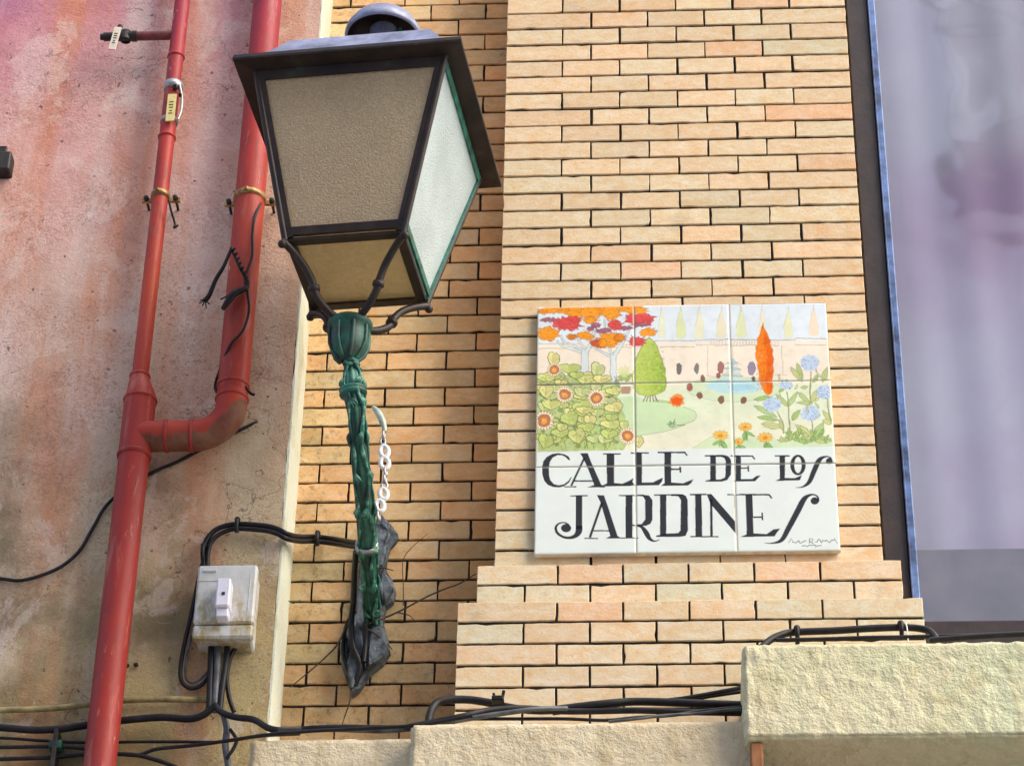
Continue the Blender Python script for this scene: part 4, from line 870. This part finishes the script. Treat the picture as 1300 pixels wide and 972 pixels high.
# ------------------------------------------------------------------ drain pipes
YP = -.062
dp = empty('drain_pipe', tuple(at(151, 750, YP)), 'red painted drain pipe, thin and thick branches joining into one on the plaster wall', 'drain pipe')
x1p = float(at(217, 130, YP)[0]); x1m = float(at(151, 750, YP)[0]); x2p = float(at(313, 300, YP)[0]); r1 = 10.3/ppm(200, 300, YP); rm = 20.2/ppm(151, 750, YP); r2 = 19.2/ppm(315, 300, YP)
zc0, zc1 = float(at(183, 480, YP)[2]), float(at(177, 507, YP)[2]); zh = float(at(240, 553, YP)[2]); zring = float(at(298, 500, YP)[2])
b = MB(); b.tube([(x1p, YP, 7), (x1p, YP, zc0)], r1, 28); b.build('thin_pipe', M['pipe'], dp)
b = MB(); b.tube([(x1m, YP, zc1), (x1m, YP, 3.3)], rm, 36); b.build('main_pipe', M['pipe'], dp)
b = MB(); b.tube([(x1p, YP, zc0+.006), (x1p, YP, zc0-.004), ((x1p+x1m)/2, YP, (zc0+zc1)/2), (x1m, YP, zc1+.004), (x1m, YP, zc1-.004)], [r1*1.12, r1*1.2, (r1+rm)/2*1.08, rm*1.04, rm*1.05], 36)
b.tube([(x1m, YP, zc1), (x1m, YP, float(at(168, 582, YP)[2]))], rm*1.05, 36); b.build('tee_coupling', M['pipe'], dp)
rb = .07
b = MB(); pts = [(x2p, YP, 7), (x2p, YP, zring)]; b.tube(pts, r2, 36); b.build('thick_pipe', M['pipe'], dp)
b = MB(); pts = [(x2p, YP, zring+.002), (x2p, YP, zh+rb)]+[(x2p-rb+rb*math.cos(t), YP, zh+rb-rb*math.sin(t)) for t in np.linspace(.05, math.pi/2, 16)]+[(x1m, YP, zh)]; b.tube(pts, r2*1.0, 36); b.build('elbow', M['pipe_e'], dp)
def ring3(c, r, t, ax, nm='joint_ring', mt='pipe', wd=.004):
    b = MB(); b.lathe(c, [(r*.98, -wd), (r+t, -wd*.7), (r+t*1.3, 0), (r+t, wd*.7), (r*.98, wd)], 32, 0, ax); return b.build(nm, M[mt], dp)
for u, v, r, xx in ((0, 73, r1, x1p), (0, 175, r1, x1p), (0, 478, r1*1.1, x1p), (0, 509, rm*1.04, x1m), (0, 579, rm*1.04, x1m), (0, 491, r2, x2p), (0, 507, r2, x2p)):
    uu = 220-(v-73)*.11 if xx != x2p else 298; z = float(at(uu, v, YP)[2]); ring3((xx, YP, z), r, .0022, (0, 0, 1))
for u in (212, 244): ring3((float(at(u, 553, YP)[0]), YP, zh), r2, .002, (1, 0, 0))
def clamp(u, v, xx, r):
    z = float(at(u, v, YP)[2]); b = MB(); b.lathe((xx, YP, z), [(r, -.007), (r+.003, -.006), (r+.0035, 0), (r+.003, .006), (r, .007)], 32)
    for s_ in (-1, 1):
        b.box((xx+s_*(r+.012)-.012, YP+.012, z-.006), (xx+s_*(r+.012)+.012, YP+.018, z+.006), 0, .001); b.lathe((xx+s_*(r+.014), YP+.010, z), [(.006, 0), (.006, -.008), (.003, -.010), (.0005, -.0102)], 6, 1, (0, 1, 0), False)
        b.tube([(xx+s_*(r+.014), YP+.01, z), (xx+s_*(r+.014), -.01, z)], .003, 8, 1)
    b.lathe((xx-.003, YP-r-.003, z), [(.005, 0), (.005, .004), (.002, .006)], 8, 0, (0, -1, 0)); b.build('pipe_clamp', [M['brass'], M['iron']], dp)
clamp(207, 249, x1p, r1); clamp(318, 253, x2p, r2)
# side stub with valve
zs = float(at(180, 46, YP)[2]); X = lambda u: float(at(u, 45, YP)[0])
b = MB(); b.tube([(x1p, YP, zs), (X(172), YP, zs)], 6/ppm(190, 45, YP), 20); b.build('side_stub', simple('maroon_pipe', (.16, .03, .03), .5, .4, 40, .0008), dp)
b = MB(); b.tube([(X(174), YP, zs), (X(168), YP, zs)], .0125, 8); b.tube([(X(168), YP, zs), (X(150), YP, zs)], .011, 12); b.lathe((X(160), YP, zs-.012), [(.012, 0), (.012, .024), (.008, .026), (.001, .026)], 14)
b.tube([(X(150), YP, zs), (X(132), YP, zs)], .010, 8); b.tube([(X(132), YP, zs), (X(128), YP, zs)], .0075, 8); b.tube([(X(151), YP, zs+.01), (X(151), YP, zs+.026)], .005, 10); b.ball((X(151), YP, zs+.029), .006)
b.build('valve', M['iron'], dp)
def tagpl(u0, v0, u1, v1, u2, v2, wd, mt, y):
    r = bpy.data.objects; a, c = Vector(tuple(at(u0, v0, y))), Vector(tuple(at(u1, v1, y))); b = MB(); b.bar(a, c, wd, .003, (0, 1, 0)); o = b.build('tag', M[mt], dp)
    t = (c-a); sd = Vector((0, 1, 0)).cross(t).normalized(); b = MB()
    for f, w_ in ((.30, .5), (.40, .5), (.50, .5), (.62, .3), (.72, .45)):
        m_ = a+t*f+Vector((0, -.0019, 0)); b.bar(m_-sd*wd*w_*.5, m_+sd*wd*w_*.5, .0022, .0005, (0, 1, 0))
    k = b.build('print', M['iron'], o); k.location = (0, 0, 0)
    return o
tagpl(150, 35, 142, 63, 0, 0, 9/ppm(145, 48, YP), 'tagpale', YP-.02)
tagpl(219, 120, 215.5, 154, 0, 0, 11/ppm(217, 130, YP), 'tag', YP-r1-.006)
b = MB(); zt0, zt1 = float(at(222, 106, YP)[2]), float(at(217, 157, YP)[2])
b.lathe((x1p+.002, YP, zt0-.012), [(r1, .010), (r1+.004, .009), (r1+.005, 0), (r1+.004, -.009), (r1, -.010)], 24, 0); b.lathe((x1p+.001, YP, zt1+.006), [(r1, .005), (r1+.003, .004), (r1+.003, -.004), (r1, -.005)], 24, 0)
b.tube(pxpath([(228, 108, YP-r1), (231, 124, YP-r1), (230, 140, YP-r1), (226, 152, YP-r1)]), .0028, 8); b.lathe(tuple(at(223, 112, YP-r1)), [(.006, 0), (.006, .006), (.003, .009)], 10, 1, (0, -1, 0)); b.lathe(tuple(at(229, 122, YP-r1)), [(.004, 0), (.004, .006), (.002, .008)], 10, 1, (0, -1, 0))
b.build('tag_buckle', [M['steel'], M['iron']], dp)

# small thing at the left edge
b = MB(); p0 = at(11, 214, -.05); b.box((p0[0]-.12, -.05, p0[2]), (p0[0], -.01, p0[2]+.05), 0, .003); b.box((p0[0]-.11, -.02, p0[2]+.045), (p0[0]-.02, 0, p0[2]+.09), 0, .002)
tag(b.build('wall_bracket', M['iron']), 'dark metal box corner sticking in at the left edge of the wall', 'bracket')

# ------------------------------------------------------------------ cables
def cable(name, label, pts, r, mt='cable', y=None, cat='cable', group=None, k=6):
    b = MB(); b.tube(pxpath(pts, y, k), r, 10); return tag(b.build(name, M[mt]), label, cat, group)
ys = -.022
cable('cable', 'thin black cable sagging across the lower left plaster and behind the main pipe', [(-60, 728, ys), (0, 734, ys), (30, 736, ys), (72, 722, ys), (100, 700, ys), (118, 670, ys), (140, 636, ys), (187, 603, ys), (225, 586, ys), (256, 570, ys), (300, 548, ys+.004), (330, 534, ys+.012)], .0036)
fw = empty('frayed_wire', tuple(at(300, 340, -.1)), 'frayed black wires wrapped round the thick red pipe', 'wire')
yf = YP-r2-.004
b = MB(); b.tube(pxpath([(331, 258, yf+.02), (323, 278, yf), (320, 300, yf), (320, 325, yf), (312, 350, yf-.004), (314, 370, yf), (316, 395, yf), (308, 420, yf), (293, 437, yf), (282, 462, yf+.02), (273, 488, yf+.035), (275, 498, yf+.035)]), .0028, 8); b.build('long_strand', M['cable'], fw)
b = MB(); pth = pxpath([(294, 315, yf-.01), (304, 338, yf-.012), (315, 362, yf-.004), (297, 373, yf-.012), (283, 392, yf-.014)]); b.tube(pth, [.0036+.0045*math.sin(math.pi*min(1, max(0, (i/len(pth)-.5)*2))) for i in range(len(pth))], 8)
b.tube(pxpath([(313, 366, yf), (298, 371, yf-.006), (280, 380, yf-.01)]), .0016, 6)
b.tube(pxpath([(294, 315, yf-.01), (284, 338, yf-.01), (274, 355, yf-.008), (266, 374, yf-.004), (260, 382, yf)]), [.0036+.002*(i/24) for i in range(25)], 8)
for q_ in ((254, 381), (257, 388), (262, 391), (266, 386), (253, 385)): b.tube(pxpath([(266, 374, yf-.004), (261, 380, yf), (q_[0], q_[1], yf)]), .0014, 6)
for i in range(7):
    u, v = 296+i*2.6, 316+i*6; b.tube(pxpath([(u-2, v+2, yf-.014), (u+3, v-1, yf-.016)], k=2), .0022, 6)
b.build('short_strands', M['cable'], fw)
cable('wire_end', 'short cut wire end hanging below the clamp of the thin red pipe', [(214, 254, -.09), (218, 270, -.08), (222, 284, -.07), (221, 289, -.07), (226, 286, -.07)], .0024, cat='wire')
cable('wire_tail', 'tiny black wire tail poking out of the joint below the thick pipe', [(311, 490, yf+.02), (318, 499, yf+.03), (323, 501, yf+.03)], .0028, cat='wire')

# isolator box and its cables
zb0, zb1 = float(at(250, 809, -.08)[2]), float(at(255, 717.5, -.08)[2]); xb0, xb1 = float(at(247.5, 765, -.08)[0]), float(at(323.5, 765, -.08)[0])
bx = empty('switch_box', ((xb0+xb1)/2, -.015, zb0), 'grey weathered plastic isolator box with a white lever on the plaster', 'switch box')
b = MB(); b.box((xb0+.004, -.058, zb0+.003), (xb1-.004, -.012, zb1-.003), 0, .004); b.build('back_box', M['box'], bx)
b = MB(); b.box((xb0, -.082, zb0+.030), (xb1, -.0585, zb1), 0, .004); b.box((xb0, -.080, zb0), (xb1, -.0585, zb0+.0285), 0, .004)
b.tube([(xb0+.012, -.0825, zb1-.014), (xb0+.036, -.0825, zb1-.014)], .0035, 8); b.tube([(xb0+.002, -.0825, zb1-.036), (xb0+.04, -.0825, zb1-.036)], .0008, 6); b.tube([(xb1-.012, -.0822, zb0+.04), (xb1-.012, -.0822, zb1-.02)], .0008, 6)
b.build('cover', M['box'], bx)
b = MB(); lx0, lx1 = float(at(275, 760, -.1)[0]), float(at(293, 760, -.1)[0]); lz0, lz1 = float(at(284, 784, -.1)[2]), float(at(284, 738, -.1)[2])
b.box((lx0, -.115, lz0+.018), (lx1, -.0815, lz1), 0, .003); b.box((lx0+.002, -.106, lz0), (lx1-.002, -.0815, lz0+.0185), 0, .002); b.build('lever', M['white'], bx)
b = MB(); c = at(283.5, 753, -.1152); b.box((c[0]-.003, -.1165, c[2]-.003), (c[0]+.003, -.1152, c[2]+.003)); b.build('indicator', M['iron'], bx)
grp = 'cables serving the isolator box'
cable('cable', 'upper of two black cables curving from isolator box over to lamp bracket', [(259, 722, -.03), (258, 700, -.032), (263, 684, -.034), (276, 671, -.034), (300, 665, -.034), (335, 667, -.034), (352, 671, -.034), (366, 678, -.028), (382, 681, .06), (400, 681, .105), (425, 684, .10), (452, 689, .02)], .0052, group=grp)
cable('cable', 'lower of two black cables curving from isolator box over to lamp bracket', [(263, 722, -.03), (264, 702, -.034), (268, 688, -.036), (280, 677, -.036), (300, 671, -.036), (334, 673, -.036), (351, 677, -.036), (365, 684, -.030), (382, 687, .055), (400, 687, .10), (425, 690, .095), (452, 694, .02)], .0048, group=grp)
for u, v, y, lb in ((301, 667, -.04, 'black clip at the top of the arch of the twin cables'), (258, 700, -.04, 'black clip just above the isolator box holding the twin cables'), (403, 684, .095, 'black clip pinning the twin cables to the ochre bricks')):
    b = MB(); c = Vector(tuple(at(u, v, y))); b.tube([c+Vector((0, 0, .014)), c+Vector((0, -.007, .008)), c+Vector((0, -.009, 0)), c+Vector((0, -.007, -.008)), c+Vector((.001, 0, -.016))], .0042, 8); b.ball(c+Vector((0, -.002, .013)), .006)
    tag(b.build('cable_clip', M['cable']), lb, 'cable clip', 'cable clips')
cable('cable', 'black cable looping down the left side of the isolator box', [(257, 715, -.03), (252, 735, -.03), (246, 765, -.03), (240, 792, -.03), (233, 822, -.03), (229, 850, -.03), (231, 865, -.03), (241, 873, -.03), (254, 870, -.03), (265, 858, -.035), (272, 840, -.04)], .0042, group=grp)
cable('cable', 'thin grey cable looping beside the black one left of the isolator box', [(243, 806, -.028), (237, 835, -.028), (236, 858, -.028), (243, 866, -.028), (254, 862, -.028), (264, 852, -.028)], .0026, 'cable_g', group=grp)
for i, (u0, u1, r, lab, mt) in enumerate(((268, 266, .0062, 'leftmost thick black cable dropping from under the isolator box', 'cable'), (277, 273, .0066, 'middle thick bluish cable dropping from under the isolator box', 'cable_g'), (288, 280, .0058, 'inner right black cable dropping from under the isolator box', 'cable'))):
    cable('cable', lab, [(u0, 806, -.035), (u0, 830, -.04), ((u0+u1)/2, 860, -.045), (u1, 890, -.05), (u1-1, 903, -.05)], r, mt, group=grp)
cable('cable', 'outer right black cable bowing out below the isolator box', [(310, 806, -.03), (302, 818, -.03), (292, 835, -.03), (288, 860, -.03), (291, 885, -.03), (297, 903, -.03)], .0045, group=grp)
cable('cable', 'black cable running from the bundle down to the ledge top and right', [(272, 894, -.055), (282, 904, -.06), (300, 910, -.07), (322, 913, -.09), (342, 924, -.12), (365, 927, -.15), (400, 924, -.17), (440, 923, -.17), (500, 924, -.17), (540, 921, -.2)], .0062, group='cables along the bottom of the wall')
gb = 'cables along the bottom of the wall'
cable('conduit', 'ochre painted conduit crossing the bottom of the plaster wall', [(-80, 906, -.03), (0, 901, -.03), (60, 899, -.03), (110, 894, -.03), (150, 889, -.03), (200, 887, -.03), (264, 888, -.03)], .006, 'cable_o')
cable('cable', 'thick black cable crossing behind the main pipe toward the bundle', [(-80, 920, -.035), (0, 923, -.035), (40, 926, -.035), (75, 925, -.035), (110, 920, -.03), (155, 914, -.035), (205, 910, -.04), (240, 912, -.045), (258, 907, -.05), (272, 896, -.055)], .007, group=gb)
cable('cable', 'thin dark cable, highest of the three thin ones at bottom left', [(-80, 934, -.03), (0, 936, -.03), (60, 940, -.03), (120, 942, -.03), (170, 941, -.03), (230, 941, -.035), (280, 941, -.04), (330, 934, -.1), (380, 931, -.19)], .003, group=gb)
cable('cable', 'black cable passing through the green clip at bottom left', [(-80, 948, -.032), (0, 948, -.032), (70, 947, -.034), (110, 950, -.034), (170, 958, -.034), (200, 950, -.038), (250, 945, -.05), (300, 938, -.12), (340, 932, -.2), (400, 927, -.2), (470, 924, -.2), (530, 920, -.23), (600, 908, -.24)], .0036, group=gb)
cable('cable', 'lowest black cable at bottom left dipping out of the frame', [(-80, 966, -.032), (0, 963, -.032), (60, 961, -.032), (110, 957, -.032), (165, 957, -.034), (195, 963, -.034), (225, 974, -.034), (260, 992, -.034)], .0042, group=gb)
b = MB(); c = at(71, 947, -.035); b.box((c[0]-.012, -.045, c[2]-.007), (c[0]+.012, -.02, c[2]+.01), 0, .002); b.box((c[0]-.004, -.05, c[2]-.05), (c[0]+.004, -.018, c[2]+.03), 1, .001)
tag(b.build('cable_clamp', [M['green'], M['iron']]), 'green and black strap holding the cables at bottom left', 'clamp')
cable('cable', 'grey cable knot hanging below the bundle under the isolator box', [(284, 906, -.05), (288, 925, -.05), (286, 945, -.05), (290, 975, -.05), (289, 1000, -.05)], .0065, 'cable_g', group=gb)
cable('wire_end', 'curled black wire end beside the hanging grey cable', [(292, 925, -.06), (300, 938, -.06), (296, 950, -.06), (288, 962, -.06)], .0034, cat='wire')

# cables on the ledges
C2 = (380, 820, 2.241)
def lc(pts): return [(380+p[0]/2.241, 820+p[1]/2.241, p[2]) for p in pts]
gl = 'cables lying on the long ledge'
cable('cable', 'thick black cable arching up off the ledge below the bracket, then right', lc([(362, 240, -.16), (368, 212, -.15), (378, 178, -.13), (402, 156, -.12), (470, 151, -.11), (540, 160, -.11), (610, 176, -.12), (700, 182, -.13), (790, 172, -.13), (880, 162, -.13), (960, 157, -.12), (1080, 160, -.12), (1290, 168, -.12)]), .0075, group=gl)
cable('cable', 'pale grey cable slanting along the ledge top under the sign', lc([(-60, 236, -.16), (100, 236, -.17), (230, 240, -.17), (320, 234, -.18), (400, 220, -.2), (480, 206, -.2), (570, 192, -.2), (680, 178, -.19), (760, 176, -.15)]), .0048, 'cable_g', group=gl)
cable('cable', 'black cable crossing in front of the pale grey one on the ledge', lc([(300, 232, -.2), (400, 212, -.2), (470, 198, -.2), (540, 182, -.18), (640, 176, -.16), (740, 184, -.14), (840, 184, -.13), (960, 182, -.13), (1080, 186, -.13), (1290, 190, -.13)]), .0062, group=gl)
cable('cable', 'black cable rising to the right behind the thick ledge block', lc([(720, 190, -.11), (830, 176, -.11), (960, 160, -.1), (1060, 152, -.1), (1150, 138, -.1), (1300, 110, -.1)]), .0042, group=gl)
cable('cable', 'uppermost thin cable at the right end of the long ledge', lc([(1030, 156, -.09), (1120, 150, -.09), (1200, 138, -.09), (1300, 124, -.09)]), .003, group=gl)
cable('cable', 'lowest thin black cable resting flat on the long ledge', lc([(480, 206, -.15), (640, 206, -.18), (760, 206, -.2), (870, 210, -.2), (960, 202, -.19), (1060, 196, -.18), (1140, 184, -.16), (1300, 168, -.15)]), .0032, group=gl)
cable('cable', 'grey cable at the right end of the long ledge, in front', lc([(880, 214, -.22), (960, 206, -.22), (1040, 196, -.21), (1120, 192, -.2), (1200, 182, -.2), (1300, 172, -.2)]), .0028, 'cable_g', group=gl)
b = MB(); c = Vector(tuple(at(637, 889, -.135)))
b.box(c+Vector((-.018, -.012, -.004)), c+Vector((.004, .008, .006)), 0, .002); b.tube([c, c+Vector((.004, -.006, .018))], .003, 8); b.tube([c+Vector((-.012, 0, .002)), c+Vector((-.015, -.004, .014))], .0025, 8)
tag(b.build('cable_tie', M['cable']), 'black cable tie bunching the cables on the long ledge', 'cable tie')
cable('cable', 'black cable arching over the corner of the stepped base beside the window', [(962, 826, -.14), (975, 814, -.13), (990, 806, -.12), (1010, 802, -.11), (1060, 800, -.11), (1100, 797.5, -.11), (1140, 796, -.11), (1165, 797, -.11), (1180, 801, -.12), (1188, 810, -.14), (1190, 822, -.16)], .0068, group='cables above the thick block')
cable('cable', 'second cable lying flat beneath the arched one above the thick block', [(985, 812, -.13), (1040, 811, -.13), (1100, 809, -.13), (1160, 808, -.13), (1230, 806, -.13), (1360, 802, -.13)], .004, group='cables above the thick block')
cable('cable', 'dark blue cable running right along the top of the thick block', [(1180, 812, -.2), (1230, 808, -.2), (1290, 804.5, -.2), (1380, 800, -.2)], .0055, group='cables above the thick block')
for u, v, lb in ((1144, 797, 'black clip on the arched cable beside the white tie'), (1012, 803, 'black clip near the left foot of the arched cable')):
    b = MB(); c = Vector(tuple(at(u, v, -.118))); b.tube([c+Vector((0, 0, .011)), c+Vector((0, -.010, .004)), c+Vector((0, -.008, -.008)), c+Vector((0, .004, -.022))], .0042, 8); b.ball(c+Vector((0, 0, .010)), .0065)
    tag(b.build('cable_clip', M['cable']), lb, 'cable clip', 'cable clips')
cable('cable_tie', 'thin white tie round the arched cable beside the window', [(1150, 790, -.128), (1152, 800, -.132), (1153, 815, -.13)], .0012, 'chain', cat='cable tie')

# dry twigs at the foot of the bracket
def twig(label, pts, r, y=.08):
    b = MB(); pth = pxpath([(p[0], p[1], p[2] if len(p) > 2 else y) for p in pts]); n_ = len(pth); b.tube(pth, [r*(1-.6*i/n_) for i in range(n_)], 6); return tag(b.build('twig', M['twig']), label, 'twig', 'dry twigs around the bracket foot')
twig('dry twig rising right from the bracket foot toward the stepped base', [(468, 791, .06), (490, 783), (512, 773), (540, 758), (565, 747), (582, 741), (604, 728, .02)], .0024)
twig('thin dry twig standing up right of the wall plate', [(512, 768, .1), (512, 745, .1), (511, 720, .1), (514, 705, .1), (528, 690, .1), (543, 677, .1)], .0012)
twig('short dry twig forking beside the bracket foot', [(505, 777), (520, 781), (528, 790)], .0014)
twig('short dark twig sticking out of the wall plate', [(470, 718, .06), (485, 720), (500, 724)], .0018)
twig('dark twig slanting down left from the bracket foot to the brick strip', [(452, 775, .06), (440, 795), (428, 818), (415, 832), (395, 850), (368, 872)], .0026)
twig('dark rootlet hanging below the wall plate to the ledge', [(446, 872, .09), (444, 890), (439, 905), (434, 920)], .0022)
twig('rootlet across the lower wall plate', [(462, 795, .06), (478, 805, .07), (490, 815, .08), (498, 824, .08)], .0022)
twig('thin stem on the bricks beside the plaster edge', [(357, 735, .11), (362, 752, .11), (366, 762, .11), (374, 766, .11)], .0016)
cb = MB(); cb.tube(pxpath([(452, 700, -.08), (450, 730, -.02), (449, 760, .03), (446, 790, .07), (448, 820, .07), (457, 845, .075), (450, 870, .085)]), .006, 10)
cb.tube(pxpath([(446, 780, .07), (438, 800, .085), (436, 830, .085), (446, 862, .085)]), .004, 8); cb.tube(pxpath([(463, 790, .05), (464, 815, .07), (462, 840, .07)]), .005, 8)
tag(cb.build('cable', M['cable']), 'black cord tangled down behind the bracket foot over the wall plate', 'cable')
# nail-sized bits on the plaster
b = MB()
for u, v, r in ((162, 845, .004), (173, 844, .0045)): b.lathe(tuple(at(u, v, -.02)), [(r, 0), (r, .004), (r*.5, .006), (.0003, .0062)], 10, 0, (0, -1, 0))
tag(b.build('wall_screws', M['iron']), 'pair of dark screw heads in the plaster right of the main pipe', 'screws')
